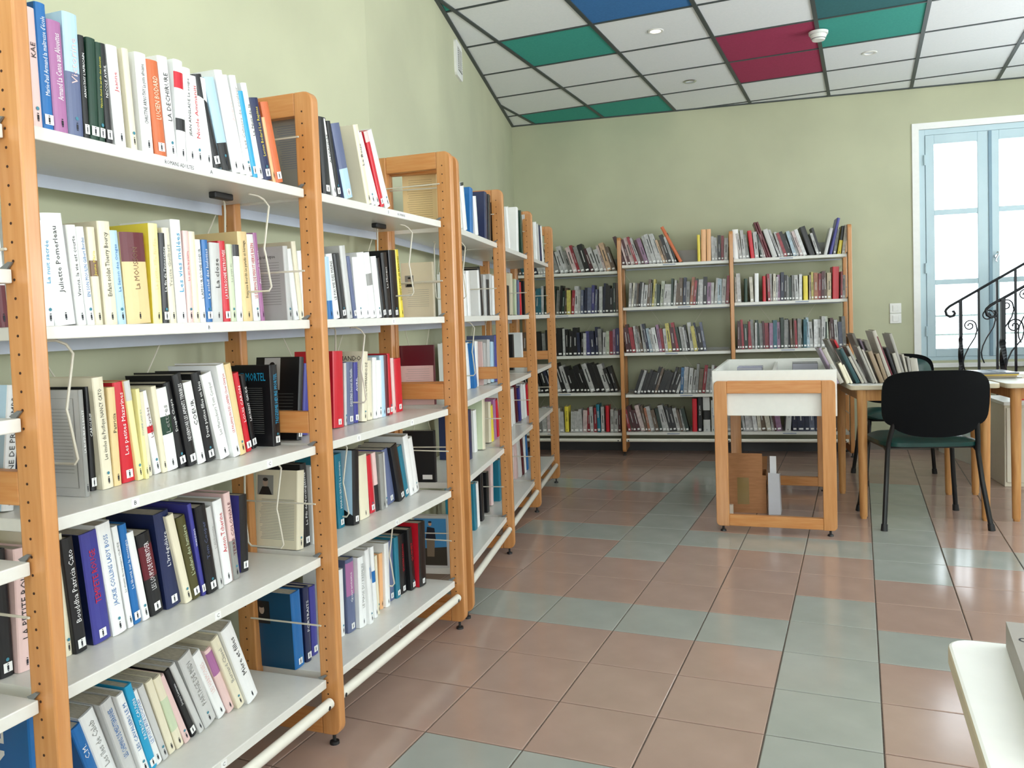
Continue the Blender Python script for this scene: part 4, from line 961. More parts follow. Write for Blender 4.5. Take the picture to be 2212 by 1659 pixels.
for key in (('A1.3', 21), ('A1.3', 20)):
    if key in GB:
        o, t, h, d = GB[key]; break
cover_title(o, 'VENT MORTEL', d-.012, h*.86, d-.03, .022, 'X'); print_lines(o, d, h, L(o, .16, .72, 22), .03, d-.03, 'G', .0012)
o, t, h, d = GB[('A2.2', 0)]; cover_title(o, 'La République', d-.02, h*.86, d-.05, .012, 'K'); print_lines(o, d, h, L(o, .22, .78, 17), .02, d-.02, 'G', .002)
o, t, h, d = GB[('A2.1', 0)]; print_lines(o, d, h, L(o, .35, .9, 20), .02, d-.02, 'Q', .0016)
o, t, h, d = GB[('A2.3', 0)]; portrait(o, d-.085, h*.60, d-.03, h*.99, 'L'); print_lines(o, d, h, L(o, .2, .55, 10), .02, d-.03, 'G', .0012)
o, t, h, d = GB[('A2.4', 0)]; portrait(o, d-.06, h*.68, d-.006, h*.93, 'G'); print_lines(o, d, h, L(o, .12, .62, 26), .012, d-.012, 'G', .0018)
o, t, h, d = GB[('A2.5', 0)]; portrait(o, d-.065, h*.58, d-.012, h*.88, 'K')
o, t, h, d = GB[('A2.4', 4)]
q = MB(); X = -.0007
q.quad((X, d, 0), (X, 0, 0), (X, .0, h*.12), (X, d*.5, h*.3), (X, d, h*.2)); q.quad((X, d*.95, h*.45), (X, d*.35, h*.42), (X, d*.3, h*.62), (X, d*.5, h*.8), (X, d*.9, h*.78))
q.build('cover_print', ink('K'), o)
o, t, h, d = GB[('A2.3', 6)]; cover_title(o, 'COMMANDO', d-.005, h*.90, d*.9, .016, 'K'); print_lines(o, d, h, L(o, .1, .8, 22), .02, d-.02, 'G', .0015)
o, t, h, d = GB[('A0.5', 0)]
text_on('LINE', 'cover_lettering', ink('W'), o, lambda tx, ty, W_, d=d, h=h: (-.0008, d*.55+ty, h*.25+tx), h*.7, .055)
o, t, h, d = GB[('A0.3', 0)]
text_on('UNE DE', 'cover_lettering', ink('K'), o, lambda tx, ty, W_: (-.0008, .055+ty, .02+tx), .12, .016)
text_on('PRINTEMPS', 'cover_lettering', ink('K'), o, lambda tx, ty, W_: (-.0008, .03+ty, .02+tx), .17, .016)
# books whose whole covers show through the end frame between the second and third bay
EX = [('B', 1.187, .036, .10, .215, .195, .13, 'C', 'tan back cover with small portrait showing through the third upright frame, second shelf'),
      ('B', .842, .036, .11, .235, .23, .15, 'U', 'maroon and white back cover showing through the third upright frame, third shelf'),
      ('B', .533, .036, .12, .205, .20, .13, 'K', 'black book with barcode showing through the third upright frame, fourth shelf'),
      ('B', .19, .036, .075, .21, .215, .15, 'L', 'photo book of standing man against blue sky, bottom shelf, third upright'),
      ('B', 1.54, .036, .07, .20, .21, .14, 'S', 'printed tan page cover showing through the third upright frame, top shelf')]
for k, (fr, z, s, m, hh, h2, d, col, lb) in enumerate(EX):
    (ox, oy), a = FD[fr]
    o = make_book(to_world(fr, s, m, z), a, 0, .024, hh, d, col, col if k != 1 else 'P', False)
    tag(o, lb, 'book', 'books with covers showing at the start of the third bay')
    if k == 0: portrait(o, d-.05, .12, d-.015, .165, 'G'); print_lines(o, d, hh, L(o, .2, .5, 9), .02, d-.02, 'G', .0014)
    if k == 1:
        MB().quad((-.0006, d, hh*.66), (-.0006, 0, hh*.66), (-.0006, 0, hh), (-.0006, d, hh)).build('cover_band', bm_('U'), o); print_lines(o, d, hh, L(o, .3, .6, 9), .02, d-.03, 'G', .0014)
    if k == 2: MB().quad((-.0006, .055, .012), (-.0006, .015, .012), (-.0006, .015, .03), (-.0006, .055, .03)).build('barcode', LABEL, o)
    if k == 3:
        q = MB()
        q.quad((-.0006, d-.008, .06), (-.0006, .012, .06), (-.0006, .012, hh-.012), (-.0006, d-.008, hh-.012), mi=0)
        q.quad((-.0007, d-.008, .01), (-.0007, .012, .01), (-.0007, .012, .085), (-.0007, d-.008, .075), mi=1)
        cy = d*.52
        q.quad((-.0009, cy+.02, .115), (-.0009, cy-.022, .115), (-.0009, cy-.018, .16), (-.0009, cy+.012, .165), mi=2)
        q.quad((-.0009, cy+.016, .045), (-.0009, cy-.014, .045), (-.0009, cy-.018, .118), (-.0009, cy+.016, .118), mi=3)
        n = len(q.v); q.v += [(-.0011, cy-.007*math.cos(i*PI/6), .177+.009*math.sin(i*PI/6)) for i in range(12)]; q.f.append(tuple(range(n, n+12))); q.mi.append(4)
        n = len(q.v); q.v += [(-.0012, cy-.0075*math.cos(i*PI/6), .184+.004*math.sin(i*PI/6)) for i in range(12)]; q.f.append(tuple(range(n, n+12))); q.mi.append(2)
        q.build('cover_photo', [mat('sky print', (76, 150, 206), .4), mat('heath print', (60, 54, 44), .5), mat('dark suit print', (34, 36, 48), .5), mat('trouser print', (128, 112, 92), .5), mat('face print', (206, 160, 132), .5)], o)
    if k == 4: print_lines(o, d, hh, L(o, .1, .9, 20), .02, d-.015, 'Z', .0014)

# the rest of the books on the back wall bookcase, too many to count one by one
SEQ = [
 ('C0.1', 1.53, -.86, -.03, 'ZTBBNLLLWLGLLGPRGKULLPHZ', -17, .215), ('C0.2', 1.185, -.86, -.025, 'TNVCLTTLDDGDGKDZYRLLQNQVQNLNKKDZ', 3, .225), ('C0.3', .836, -.86, -.025, 'ZKGKKGKGKKLKKKNKLVNNGLJRMV', 0, .21),
 ('C0.4', .523, -.86, -.04, 'GKKLKKNLLKLKKKKKLKKLKK', -17, .225), ('C0.5', .187, -.86, -.03, 'LWLGLPGCLKMLLLPRLRGLLKLLU', 0, .2),
 ('C1.1', 1.573, .022, .50, 'UPUPRLUMLLLLHZKLKK', -17, .225), ('C1.1', 1.573, .735, .86, 'LLKRL', 0, .2), ('C1.2', 1.225, .06, .86, 'LCGZKLLZGYJDJLLDLZZNGORDLLKMLLALR', 4, .2), ('C1.3', .85, .03, .68, 'UURLGZLNALWMRLYURDLLKLYNKQ', -8, .215),
 ('C1.4', .505, .08, .45, 'KLKKKKZKKKKKL', 19, .2), ('C1.4', .505, .46, .85, 'BLLLGZRGLUZHLL', 6, .215), ('C1.5', .193, .03, .53, 'RZUUPZOLZDLLKKLZLD', -12, .205), ('C1.5', .193, .74, .86, 'LLGL', 0, .22),
 ('C2.1', 1.577, .95, 1.10, 'LLGPRL', -6, .205), ('C2.1', 1.577, 1.11, 1.15, 'DLP', -10, .2), ('C2.1', 1.577, 1.25, 1.46, 'LWRKKALPW', -18, .215), ('C2.1', 1.577, 1.53, 1.57, 'LK', -18, .2), ('C2.1', 1.577, 1.65, 1.67, 'G', 10, .22), ('C2.1', 1.577, 1.712, 1.735, 'C', 8, .2),
 ('C2.2', 1.232, .91, 1.735, 'CLLLLCDLLLZRLCLMNKGDGLWMGPYORUZSLURRL', 0, .205), ('C2.3', .857, .92, 1.735, 'UURDRGLDGURMTMDGKZZRGDTALWLLDJZULQG', -1, .215),
 ('C2.4', .51, .92, 1.72, 'GLKNZLRGDLLKUZLLNGCLPKLLGZ', -6, .2), ('C2.5', .197, .93, 1.25, 'DLLLWCZCLUM', -7, .225), ('C2.5', .197, 1.325, 1.7, 'NNNQNKLZL', -3, .24)]
indiv = {}
for (key, fr, z, s, t, h, lean, m, *_) in BOOKS:
    if fr == 'C': indiv.setdefault(key, []).append((s, s+t, s+math.sin(R(lean))*h))
st = MB(); cols = sorted(k_ for k_ in PAL if k_.isupper()); rnd = random.Random(3)
for key, z, a, b, seq, lean, hh in SEQ:
    n = len(seq); wts = [rnd.uniform(.6, 1.4) for _ in seq]; tot = sum(wts); s = a
    for cch, wt in zip(seq, wts):
        wd = (b-a)*wt/tot; le = R(lean+rnd.uniform(-2.5, 2.5)); t = wd*math.cos(le)*.96; h = hh*rnd.uniform(.87, 1.13); m = .045+rnd.uniform(-.004, .02)
        blocked = any(s+wd > i0-.001 and s < i1+.001 for i0, i1, _x in indiv.get(key, []))
        if not blocked:
            d = .14; n0 = len(st.v)
            ct, sn = math.cos(le), math.sin(le); zo = t*sn if sn > 0 else 0
            c0 = .0016
            def add(x0, y0, z0, x1, y1, z1, mi):
                k0 = len(st.v); st.box(x0, y0, z0, x1, y1, z1, mi)
                for q in range(k0, len(st.v)):
                    px, py, pz = st.v[q]; st.v[q] = (s+px*ct+pz*sn, m+py, z+.001+zo-px*sn+pz*ct)
            ci = cols.index(cch)
            add(0, 0, 0, t, .003, h, ci); add(0, .003, 0, c0, d, h, ci); add(t-c0, .003, 0, t, d, h, ci); add(c0, .003, .002, t-c0, d-.004, h-.003, len(cols))
            add(t*.2, -.0005, .01, t*.8, 0, .024, len(cols)+1)
            if rnd.random() < .55: add(t*.4, -.0004, h*.35, t*.6, 0, h*rnd.uniform(.6, .85), cols.index('K' if sum(PAL[cch]) > 400 else 'L'))
        s += wd
(ox, oy), a = FD['C']
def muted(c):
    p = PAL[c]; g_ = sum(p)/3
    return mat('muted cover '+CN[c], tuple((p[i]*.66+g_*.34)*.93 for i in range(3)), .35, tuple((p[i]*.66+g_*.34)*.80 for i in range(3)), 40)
stuff = st.build('books', [muted(c) for c in cols]+[PAPER, LABEL], loc=(ox, oy, 0), rot=(0, 0, a))
tag(stuff, 'hundreds of mixed books filling the shelves of the back wall bookcase', 'books', kind='stuff')

# ------------------------------------------------------------------ display bin with compact discs
BA = R(3.8)
bin_ = empty('display_bin', (0.49, 2.441, 0), BA, 'white open-topped display bin on beech frame legs in mid floor', 'bin')
def bin_frame(y0, y1):
    a, b, t = -.047, .551, .066
    for x0, x1, cr in ((a, a+t, (1, 0, 0, 1)), (b-t, b, (0, 1, 1, 0))):
        mb = MB(); pts = rrect(x0, .03, x1, .80, .022, corners=cr)
        n = len(pts)
        mb.v = [(p, y0, q) for p, q in pts]+[(p, y1, q) for p, q in pts]
        mb.f = [tuple(range(n)), tuple(range(n, 2*n))[::-1]]+[(i, n+i, n+(i+1) % n, (i+1) % n) for i in range(n)]; mb.mi = [0]*(n+2)
        mb.build('leg', WOOD, bin_, bevel=.003)
        xc = (x0+x1)/2
        MB().cone((xc, (y0+y1)/2, 0), (xc, (y0+y1)/2, .009), .016, .013, 12).cone((xc, (y0+y1)/2, .009), (xc, (y0+y1)/2, .033), .006, .006, 8).build('levelling_foot', BLACKP, bin_, smooth=True)
    for za, zb in ((.735, .80), (.032, .09)):
        MB().box(a+t, y0+.002, za, b-t, y1-.002, zb).build('cross_rail', WOODX, bin_, bevel=.003)
bin_frame(-.02, .015); bin_frame(1.085, 1.12)
tb = MB()
X0, X1, Y0, Y1, Z0, Z1 = -.057, .56, .017, 1.083, .614, .853
tb.box(X0, Y0, Z0, X1, Y0+.016, Z1).box(X0, Y1-.016, Z0, X1, Y1, Z1).box(X0, Y0+.016, Z0, X0+.016, Y1-.016, Z1).box(X1-.016, Y0+.016, Z0, X1, Y1-.016, Z1).box(X0+.016, Y0+.016, Z0+.03, X1-.016, Y1-.016, Z0+.045)
tb.build('tub', LAMI, bin_, bevel=.002)
MB().box(.243, Y0+.016, Z0+.045, .258, Y1-.016, Z1-.018).build('divider', LAMI, bin_)
MB().box(X0+.016, .54, Z0+.045, X1-.016, .552, Z1-.05).build('cross_divider', LAMI, bin_)
def bin_pt(x_, y_, z_): return (0.49+x_*math.cos(BA)-y_*math.sin(BA), 2.441+x_*math.sin(BA)+y_*math.cos(BA), z_)
CDM = [mat('disc case '+n_, c_, .2) for n_, c_ in (('violet', (80, 76, 130)), ('white', (225, 225, 228)), ('black', (26, 26, 28)), ('grey', (120, 118, 116)), ('blue', (60, 70, 120)))]
cdm = {}
for side_, x_, ys, zz in (('left', .035, [.60+.013*i for i in range(12)], .715), ('right', .345, [.66+.013*i for i in range(14)], .722)):
    for i, y_ in enumerate(ys):
        mi = (i*2+(0 if side_ == 'left' else 1)) % 5
        if side_ == 'right': mi = (2, 3, 2, 3, 1)[i % 5]
        if mi not in cdm: cdm[mi] = (MB().box(0, 0, 0, .142, .0095, .124).mesh('disc_case', CDM[mi]), MB().box(.002, -.0004, .002, .14, 0, .122).mesh('inlay', mat('disc inlay', (150, 150, 160), .4)))
        o = bpy.data.objects.new('disc_case', cdm[mi][0]); link(o); o.location = bin_pt(x_, y_, .708 if side_ == 'left' else .722); o.rotation_euler = (R(-6), 0, BA)
        k = bpy.data.objects.new('inlay', cdm[mi][1]); link(k, o)
        tag(o, 'disc case in the %s row of the white display bin, %s from the front' % (side_, ORD[i]), 'disc case', 'disc cases in the %s row of the display bin' % side_)

# cardboard box and papers on the floor under the bin
CARD = mat('corrugated cardboard', (168, 118, 78), .85, (156, 108, 70), 14, stretch=(1, 1, 6))
cb = empty('cardboard_box', (0.42, 2.86, 0), R(4), 'brown cardboard box with raised flap on the floor under the display bin', 'box')
MB().box(0, 0, 0, .235, .004, .22).box(0, .2, 0, .235, .204, .22).box(0, .004, 0, .004, .2, .22).box(.231, .004, 0, .235, .2, .22).box(.004, .004, 0, .231, .2, .004).build('carton', CARD, cb)
f_ = MB().box(0, 0, 0, .215, .003, .125).build('flap', CARD, cb); f_.location = (0, 0, .22); f_.rotation_euler = (R(-5), 0, 0)
f_ = MB().box(0, 0, 0, .003, .2, .12).build('flap', CARD, cb); f_.location = (.233, .002, .215); f_.rotation_euler = (0, R(160), 0)
f_ = MB().box(0, 0, 0, .235, .003, .12).build('flap', CARD, cb); f_.location = (0, .2, .22); f_.rotation_euler = (R(-60), 0, 0)
MB().box(.075, -.0006, .05, .14, 0, .205).build('packing_tape', mat('brown tape', (136, 112, 66), .3), cb)
pf = empty('paper_folder', (.668, 2.845, 0), R(4), 'silvery white card folder standing beside the cardboard box', 'folder')
m_ = MB(); m_.quad((0, 0, .001), (.066, .012, .001), (.060, .02, .235), (.0, .012, .24)); m_.quad((.066, .012, .001), (.07, .12, .001), (.064, .12, .22), (.060, .02, .235)); 
m_.quad((0, .003, .001), (0, .015, .24), (.060, .023, .235), (.066, .015, .001)); m_.build('card_sheet', mat('silvery card', (190, 190, 196), .35), pf)
MB().box(.01, .05, .0, .045, .052, .33).build('divider_sheet', mat('white card', (226, 226, 230), .6), pf)
tag(MB().box(0, 0, 0, .045, .03, .055).build('small_carton', mat('cream carton', (222, 206, 190), .7), loc=(.432, 2.80, 0), rot=(0, 0, R(4)), bevel=.001), 'small cream carton on the floor in front of the cardboard box', 'box')

# ------------------------------------------------------------------ tables
def table(name, cx, cy, rz, W_, D_, label, group=None, top=LAMI, legs=None, h=.74):
    t = empty(name, (cx, cy, 0), rz, label, 'table', group)
    tp = MB().prism(rrect(-W_/2, -D_/2, W_/2, D_/2, .03), h-.026, h); tp.mi = [0, 0]+[1]*(len(tp.mi)-2)
    tp.build('tabletop', [top, mat('beige table edging', (196, 184, 158), .5)], t, bevel=.004)
    lx, ly = legs or (min(.33, W_/2-.065) if W_ < .8 else W_/2-.065, min(.325, D_/2-.04) if D_ < .8 else D_/2-.065)
    for sx in (-1, 1):
        for sy in (-1, 1):
            MB().cone((sx*lx, sy*ly, .012), (sx*lx, sy*ly, h-.024), .020, .027, 18).cone((sx*lx, sy*ly, 0), (sx*lx, sy*ly, .012), .016, .016, 12).build('leg', WOOD2, t, smooth=True)
    for sy in (-1, 1): MB().box(-lx+.024, sy*ly-.011, h-.088, lx-.024, sy*ly+.011, h-.024).build('apron', WOOD2, t)
    for sx in (-1, 1): MB().box(sx*lx-.011, -ly+.024, h-.088, sx*lx+.011, ly-.024, h-.024).build('apron', WOOD2, t)
    return t
TANG = R(10.5)
table('reading_table', 1.405, 3.272, TANG, .74, .74, 'square white-topped wooden table with leaning books on it', 'reading tables')
table('reading_table', 2.175, 3.42, TANG, .79, .79, 'square white-topped wooden table bearing magazines right of the black chair', 'reading tables')
table('side_table', 1.262+.40, -1.40, R(1.0), .80, 1.15, 'white-topped table cut off by the bottom right corner of the photo')
# table displays
def mag(name, cx, cy, z, rz, w_, d_, h, m, label, cat='magazine', group=None, pages=None):
    o = empty(name, (cx, cy, z+.0004), rz, label, cat, group)
    MB().box(-w_/2, -d_/2, h-.0008, w_/2, d_/2, h).build('cover', m, o)
    MB().box(-w_/2+.001, -d_/2+.001, 0, w_/2-.001, d_/2-.001, h-.0008).build('pages', pages or mat('magazine pages', (205, 203, 198), .6), o)
    return o
zt = .74
cols_ = [((150, 146, 138), 'lowest'), ((168, 160, 142), 'second'), ((206, 176, 60), 'third, yellow edged'), ((70, 74, 80), 'topmost, grey photo cover')]
hs = [.007, .010, .007, .009]; z_ = zt
for k, ((c_, nm), hh) in enumerate(zip(cols_, hs)):
    m_ = mag('magazine', 1.845+(.015 if k == 0 else 0), 3.40-.01*k, z_, TANG+R((4, -3, 1, 2)[k]), .185, .25, hh, mat('magazine cover %d' % k, c_, .25), 'magazine in the pile right of the black chair back, '+nm, group='pile of magazines on the table', pages=mat('magazine edge %d' % k, [(120, 116, 106), (150, 132, 104), (214, 178, 60), (96, 98, 102)][k], .5))
    z_ += hh+.0005
MB().quad((-.085, -.11, .0095), (-.01, -.11, .0095), (-.01, .1, .0095), (-.085, .1, .0095)).quad((.01, -.11, .0095), (.085, -.11, .0095), (.085, .1, .0095), (.01, .1, .0095)).build('cover_photo', mat('grey photo print', (150, 156, 164), .25), m_)
mag('booklet', 1.50, 3.56, zt, TANG+R(18), .21, .15, .016, mat('white glossy cover', (236, 238, 242), .2), 'white glossy booklet lying behind the black chair back', 'booklet')
mag('booklet', 1.64, 3.52, zt, TANG+R(-12), .20, .15, .004, mat('white glossy cover', (236, 238, 242), .2), 'thin white leaflet beside the white glossy booklet', 'leaflet')
mag('leaflet', 2.075, 3.42, zt, TANG+R(-22), .21, .297, .002, mat('buff paper', (214, 204, 190), .6), 'buff paper sheet lying near the right edge of the photo', 'leaflet')
mag('picture_book', 2.34, 3.60, zt, TANG, .22, .28, .025, mat('white glossy cover', (236, 238, 242), .2), 'thick white book at the right edge on the far side of table', 'book')
# picture book on the near table
pb = empty('picture_book', (1.318, -.845, .7404), R(-2), 'grey and white album lying on the table at bottom right', 'book')
MB().box(0, -.30, .0, .30, 0, .004).box(0, -.30, .028, .30, 0, .032).box(0, -.30, .004, .006, 0, .028).build('cover', mat('grey album cover', (150, 144, 136), .5), pb)
MB().box(.008, -.296, .004, .296, -.004, .028).build('page_block', PAPER, pb)
MB().box(.026, -.30+.02, .032, .29, -.008, .0328).build('cover_panel', mat('ivory panel', (224, 218, 200), .5), pb)
rg = MB()
for yy in (-.06, -.17, -.26):
    n = 16
    for i in range(n):
        a, b = 2*PI*i/n, 2*PI*(i+1)/n; c0, c1 = .0065, .0045
        rg.quad((.013+c0*math.cos(a), yy+c0*math.sin(a), .0323), (.013+c0*math.cos(b), yy+c0*math.sin(b), .0323), (.013+c1*math.cos(b), yy+c1*math.sin(b), .0323), (.013+c1*math.cos(a), yy+c1*math.sin(a), .0323))
rg.build('ring_print', INK, pb)

# ------------------------------------------------------------------ chairs
VINYL = mat('dark green vinyl', (14, 62, 58), .28, (10, 52, 50), 8)
FAB = mat('black chair shell', (10, 11, 13), .8, (8, 9, 11), 200, spec=.12)
LEGM = mat('black chair tube', (16, 18, 20), .35)
def grid_solid(fn, nu, nv, th, name, m, parent):
    mb = MB()
    top = [[fn(u/nu*2-1, v/nv*2-1, 0) for u in range(nu+1)] for v in range(nv+1)]
    bot = [[fn(u/nu*2-1, v/nv*2-1, 1) for u in range(nu+1)] for v in range(nv+1)]
    W1 = nu+1
    for row in top+bot: mb.v += row
    B0 = W1*(nv+1)
    for v in range(nv):
        for u in range(nu):
            a = v*W1+u; mb.f.append((a, a+1, a+W1+1, a+W1)); mb.f.append((B0+a, B0+a+W1, B0+a+W1+1, B0+a+1))
    per = [u for u in range(nu+1)]+[v*W1+nu for v in range(1, nv+1)]+[nv*W1+u for u in range(nu-1, -1, -1)]+[v*W1 for v in range(nv-1, 0, -1)]
    for i in range(len(per)):
        a, b = per[i], per[(i+1) % len(per)]; mb.f.append((a, B0+a, B0+b, b))
    mb.mi = [0]*len(mb.f)
    return mb.build(name, m, parent, smooth=True)
def sq(u, v, n=5):      # square to superellipse, so the corners are round
    r_ = max(abs(u), abs(v))
    if r_ < 1e-6: return u, v
    a, b = abs(u)/r_, abs(v)/r_
    f = (a**n+b**n)**(-1/n); f = 1+(f-1)*r_**3
    return u*f, v*f
def chair(name, cx, cy, rz, label, vin=VINYL, fab=FAB, leg=LEGM, sc=1.0):
    c = empty(name, (cx, cy, 0), rz, label, 'chair', None); c.scale = (sc, sc, sc)
    def seat(u, v, lo):
        x_, y_ = sq(u, v, 4)
        x_ *= .245; y_ = y_*.215+.01
        r_ = max(abs(u), abs(v)); dome = (1-r_**4)
        z_ = .452+.028*dome-.02*(y_ > .14)*((y_-.14)/.08)**2 if not lo else .432-.006*dome
        return (x_, y_, z_)
    grid_solid(seat, 16, 14, .03, 'seat', vin, c)
    def back(u, v, lo):
        x_, z_ = sq(u, v, 5 if v > 0 else 4)
        x_ *= .260*(1.0 if v > 0 else 1+.03*v); zc = .655+z_*.168+.008*(1-u*u)*max(v, 0)
        if v < 0: zc += .03*abs(u)**2*(-v)            # lower corners rise
        curve = .045*(u*u)                             # wraps round the sitter
        y_ = -.225-.10*(zc-.5)+curve
        return (x_, y_-(0.0 if lo else .018), zc)
    grid_solid(back, 18, 14, .03, 'backrest', fab, c)
    def padf(u, v, lo):
        x_, z_ = sq(u, v, 4)
        zc = .655+z_*.15; x_ *= .245
        if v < 0: zc += .03*abs(u)**2*(-v)
        y_ = -.225-.10*(zc-.5)+.045*u*u
        r_ = max(abs(u), abs(v))
        return (x_, y_+(.0 if not lo else .022*(1-r_**6)+.001), zc)
    grid_solid(padf, 14, 12, .02, 'back_pad', vin, c)
    for sx in (-1, 1):
        # rear leg with backrest support
        MB().tube([(sx*.262, -.222, .002), (sx*.235, -.18, .25), (sx*.222, -.165, .40), (sx*.218, -.175, .46), (sx*.205, -.20, .54), (sx*.20, -.212, .62)], .0125, 10).build('leg', leg, c, smooth=True)
        MB().tube([(sx*.262, .222, .002), (sx*.24, .195, .22), (sx*.228, .18, .37), (sx*.222, .165, .41), (sx*.22, .13, .425), (sx*.22, -.12, .425), (sx*.221, -.16, .41)], .0125, 10).build('leg', leg, c, smooth=True)
        for sy in (-1, 1): MB().cone((sx*.262, sy*.222, 0), (sx*.2585, sy*.219, .035), .0175, .0155, 12).build('foot_cap', BLACKP, c, smooth=True)
    MB().tube([(-.22, -.14, .425), (.22, -.14, .425)], .010, 8).tube([(-.22, .14, .42), (.22, .14, .42)], .010, 8).build('seat_bar', leg, c, smooth=True)
    return c
chair('chair', 1.4515, 2.9355, R(15.9), 'black backed chair with green vinyl seat, nearest, its back to the camera')
chair('chair', 1.40, 4.065, R(190), 'green and black chair on the far side of the table, facing camera')
PINKP = mat('pink plastic', (214, 70, 110), .35)
chair('chair', 2.44, 4.74, R(170), 'pink chair just showing at the right edge behind the tables', PINKP, PINKP, mat('grey tube', (150, 150, 154), .3), .88)

# ------------------------------------------------------------------ stairs, railings, cabinet
TREAD = mat('pale green grey stair tile', (176, 190, 186), .3, (168, 182, 178), 6)
RISER = mat('white stair plaster', (214, 214, 208), .8)
stp = empty('staircase', (0, 0, 0), 0); tag(stp, kind='structure'); stp.name = 'trim_2'
def step(poly, z0, z1, nm):
    ctr = Vector((sum(p[0] for p in poly)/len(poly), sum(p[1] for p in poly)/len(poly)))
    MB().prism(poly, z0, z1-.012).build('riser', RISER, stp)
    pp = [tuple(ctr+(Vector(p)-ctr)*1.012) for p in poly]
    MB().prism(pp, z1-.012, z1).build('tread', TREAD, stp, bevel=.002)
step([(1.92, 4.60), (2.0, 4.47), (3.4, 4.66), (3.3, 5.52), (1.72, 5.30)], 0, .17, 1)
step([(2.04, 5.30), (2.12, 5.05), (2.32, 4.62), (3.4, 4.76), (3.3, 5.50)], .17, .34, 2)
for k in range(6):
    x0 = 2.42+.20*k
    step([(x0, 4.62+.03*k), (3.72, 4.84), (3.62, 5.55), (x0-.1, 5.36+.03*k)], .34+.17*k, .51+.17*k, 3)
IRON = mat('black wrought iron', (18, 20, 26), .35, metal=.3)
def spiral(cx, cz, r0, r1, a0, a1, n=18):
    return [(cx+(r0+(r1-r0)*i/n)*math.cos(a0+(a1-a0)*i/n), 0, cz+(r0+(r1-r0)*i/n)*math.sin(a0+(a1-a0)*i/n)) for i in range(n+1)]
def railing(x0, y0, pitch, n, label, newel_r, znew=1.187):
    r_ = empty('stair_railing', (x0, y0, 0), R(8.7), label, 'railing', 'wrought iron stair railings')
    sl = math.tan(R(30.5)); Lr = pitch*n+.06
    hz_ = lambda x_: znew+sl*x_
    rail = [(Lr, 0, hz_(Lr)), (-.03, 0, hz_(-.03))]
    cx, cz = -.055, hz_(-.03)-.062
    rail = [(Lr, 0, hz_(Lr)), (0, 0, hz_(0)), (-.04, 0, hz_(-.04)), (-.075, 0, hz_(-.055)-.012), (-.098, 0, hz_(-.055)-.035), (-.103, 0, cz), (-.095, 0, cz-.03), (-.072, 0, cz-.045), (-.048, 0, cz-.038), (-.038, 0, cz-.018), (-.046, 0, cz-.004), (-.058, 0, cz-.008)]
    MB().tube(rail, .010, 8).build('handrail', IRON, r_, smooth=True)
    # twisted newel
    nv = MB(); pts = []; k = 60; zb = 0.0; 
    base = zb
    for q in range(k+1):
        zz = base+(znew-base)*q/k
        tw = 1 if (.08 < zz < .34 or .60 < zz < .90) else 0
        ph = zz*70 if tw else 0
        s_ = newel_r*(1.15 if tw else 1)
        for i in range(4):
            a = ph+PI/4+i*PI/2; nv.v.append((s_*1.2*math.cos(a), s_*1.2*math.sin(a), zz))
    for q in range(k):
        for i in range(4):
            j = (i+1) % 4; nv.f.append((q*4+i, q*4+j, q*4+4+j, q*4+4+i)); nv.mi.append(0)
    nv.build('newel_post', IRON, r_)
    for b in range(1, n+1):
        xb = b*pitch; bt = hz_(xb); bb = (.17 if xb < .12 else .34) if xb < .3 else .51
        MB().box(xb-.0075, -.0075, bb, xb+.0075, .0075, bt).build('baluster', IRON, r_)
        # scroll between this baluster and the post before it
        zs = bt-.27; xa = xb-pitch; ro = pitch*.36; cx_ = xa+pitch*.50
        pts = []
        for q in range(30):
            a = 3.1*PI*(1-q/29); rr = ro*(1-.80*a/(3.1*PI))
            pts.append((cx_+rr*math.cos(a), 0, zs+rr*math.sin(a)))
        pts += [(xb-.012, 0, zs-.035), (xb-.026, 0, zs-.09), (xa+.052, 0, zs-.17), (xa+.026, 0, zs-.23), (xa+.016, 0, zs-.28), (xa+.02, 0, zs-.32), (xa+.036, 0, zs-.36)]
        MB().tube(pts, .005, 6).build('scroll', IRON, r_, smooth=True)
    return r_
railing(1.868, 5.17, .125, 5, 'black wrought iron stair railing nearer the window with scrolls', .0135)
railing(2.05, 4.46, .14, 5, 'thicker black wrought iron stair railing nearer the tables', .016)
cab = empty('low_cabinet', (1.985, 3.965, 0), R(8), 'low white cabinet on the floor at the right edge, behind the tables', 'cabinet')
MB().box(0, 0, 0, .70, .40, .515).build('carcass', mat('ivory cabinet', (226, 218, 200), .5), cab, bevel=.003)
MB().box(-.006, -.01, .515, .706, .41, .538).build('cabinet_top', LAMI, cab, bevel=.003)
MB().box(.01, -.012, .03, .345, 0, .50).build('door', mat('ivory cabinet', (226, 218, 200), .5), cab, bevel=.002)
MB().box(.355, -.012, .03, .69, 0, .50).build('door', mat('ivory cabinet', (226, 218, 200), .5), cab, bevel=.002)
tag(MB().box(0, 0, 0, .12, .16, .03).build('red_box', mat('red card', (196, 40, 44), .4), loc=(2.09, 4.05, .5385), rot=(0, 0, R(12)), bevel=.002), 'small red box lying on top of the low white cabinet', 'box')

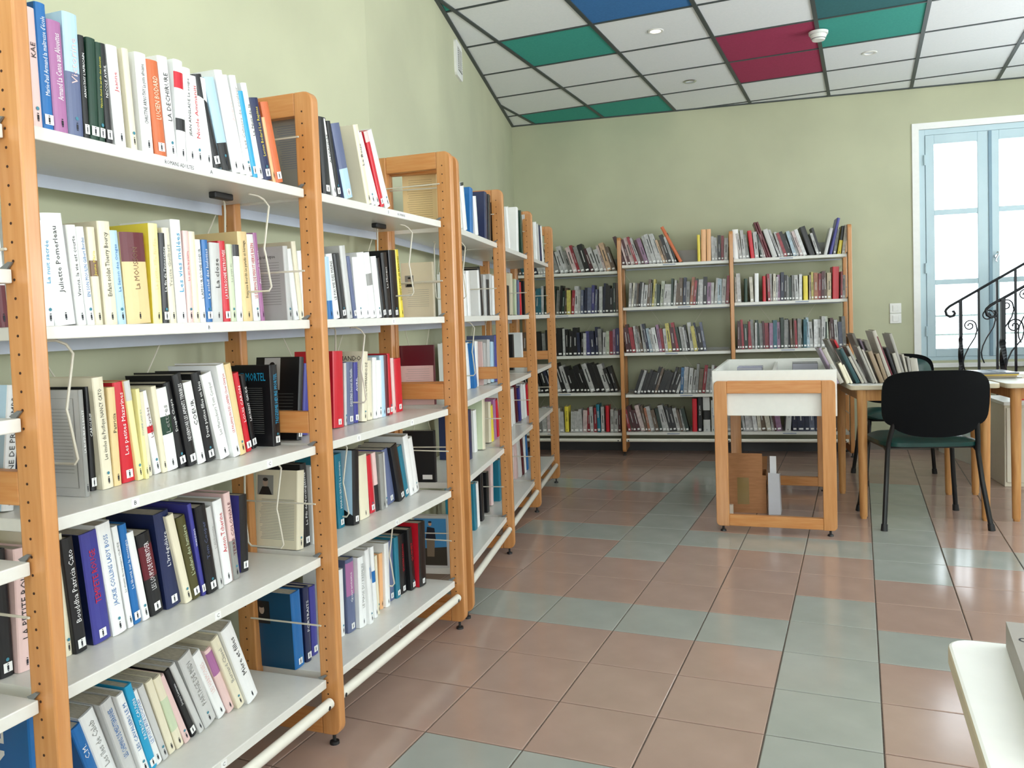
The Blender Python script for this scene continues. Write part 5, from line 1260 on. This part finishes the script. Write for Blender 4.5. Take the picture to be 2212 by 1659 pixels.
# ------------------------------------------------------------------ fittings
sd = empty('smoke_detector', (.951, 3.53, ZC-.004), 0, 'round white smoke detector on the ceiling beside a red panel', 'smoke detector')
MB().cone((0, 0, -.016), (0, 0, 0), .056, .058, 28).build('base', PLASTIC, sd, smooth=True)
h_ = MB().cone((0, 0, -.052), (0, 0, -.022), .036, .050, 28).cone((0, 0, -.022), (0, 0, -.016), .044, .044, 28).build('sensor_head', PLASTIC, sd, smooth=True)
MB().cone((0, 0, -.0445), (0, 0, -.040), .0405, .042, 28).build('sensor_slot', mat('grey vent mesh', (130, 130, 130), .6), sd)
LIT = mat('lit lamp glass', (255, 244, 224), .4, emit=((255, 244, 224), 9))
OFFL = mat('dull lamp glass', (188, 188, 184), .3)
for k, (x_, y_, lit) in enumerate(((.053, 3.03, 1), (.032, 4.244, 0), (1.246, 4.179, 0))):
    d_ = empty('downlight', (x_, y_, ZC+.003), 0, ('lit round recessed downlight in a white ceiling panel', 'unlit chrome recessed downlight near the back left of the ceiling', 'unlit white recessed downlight right of the smoke detector')[k], 'downlight', 'recessed ceiling downlights')
    n = 24; ring = MB()
    for i in range(n):
        a, b = 2*PI*i/n, 2*PI*(i+1)/n
        P = lambda r_, a_, z_: (r_*math.cos(a_), r_*math.sin(a_), z_)
        ring.quad(P(.032, a, -.004), P(.044, a, -.005), P(.044, b, -.005), P(.032, b, -.004)); ring.quad(P(.044, a, -.005), P(.05, a, 0), P(.05, b, 0), P(.044, b, -.005)); ring.quad(P(.032, b, -.004), P(.032, b, .012), P(.032, a, .012), P(.032, a, -.004))
    ring.build('trim_ring', mat('chrome', (200, 205, 210), .2, metal=1) if k == 1 else PLASTIC, d_, smooth=True)
    MB().cone((0, 0, -.002 if lit else .004), (0, 0, .010), .031, .031, 24).build('lamp', LIT if lit else OFFL, d_)
# wall vent
va = math.atan2(GC[1]-1.96, GC[0]+.885)
vx, vy = -.885+.47*math.cos(va), 1.96+.47*math.sin(va)
vt = empty('wall_vent', (vx, vy, 2.615), va, 'white louvred vent high on the left wall close to the ceiling', 'vent')
# local x along the wall, -y out into the room
MB().prism([(a, b) for a, b in rrect(0, 0, .19, .21, .03)], 0, .014).build('vent_frame', PLASTIC, vt)
vt.children[0].rotation_euler = (R(90), 0, 0)
for k in range(11): MB().box(.055, -.018, .045+.0125*k, .165, -.013, .051+.0125*k).build('louvre', PLASTIC, vt)
MB().box(.053, -.0148, .04, .167, -.0142, .178).build('vent_slot', mat('dark slot', (90, 94, 92), .8), vt)
# light switches
for k, (z0, lb) in enumerate(((1.102, 'upper white light switch on the back wall left of the window'), (1.02, 'lower white light switch on the back wall left of the window'))):
    sw = empty('light_switch', (*on_back(3.072), z0), GA, lb, 'switch', 'light switches on the back wall')
    MB().box(0, -.010, 0, .086, 0, .080).build('plate', PLASTIC, sw, bevel=.004)
    MB().box(.02, -.015, .016, .066, -.009, .064).build('rocker', PLASTIC, sw, bevel=.003)

flush_texts()
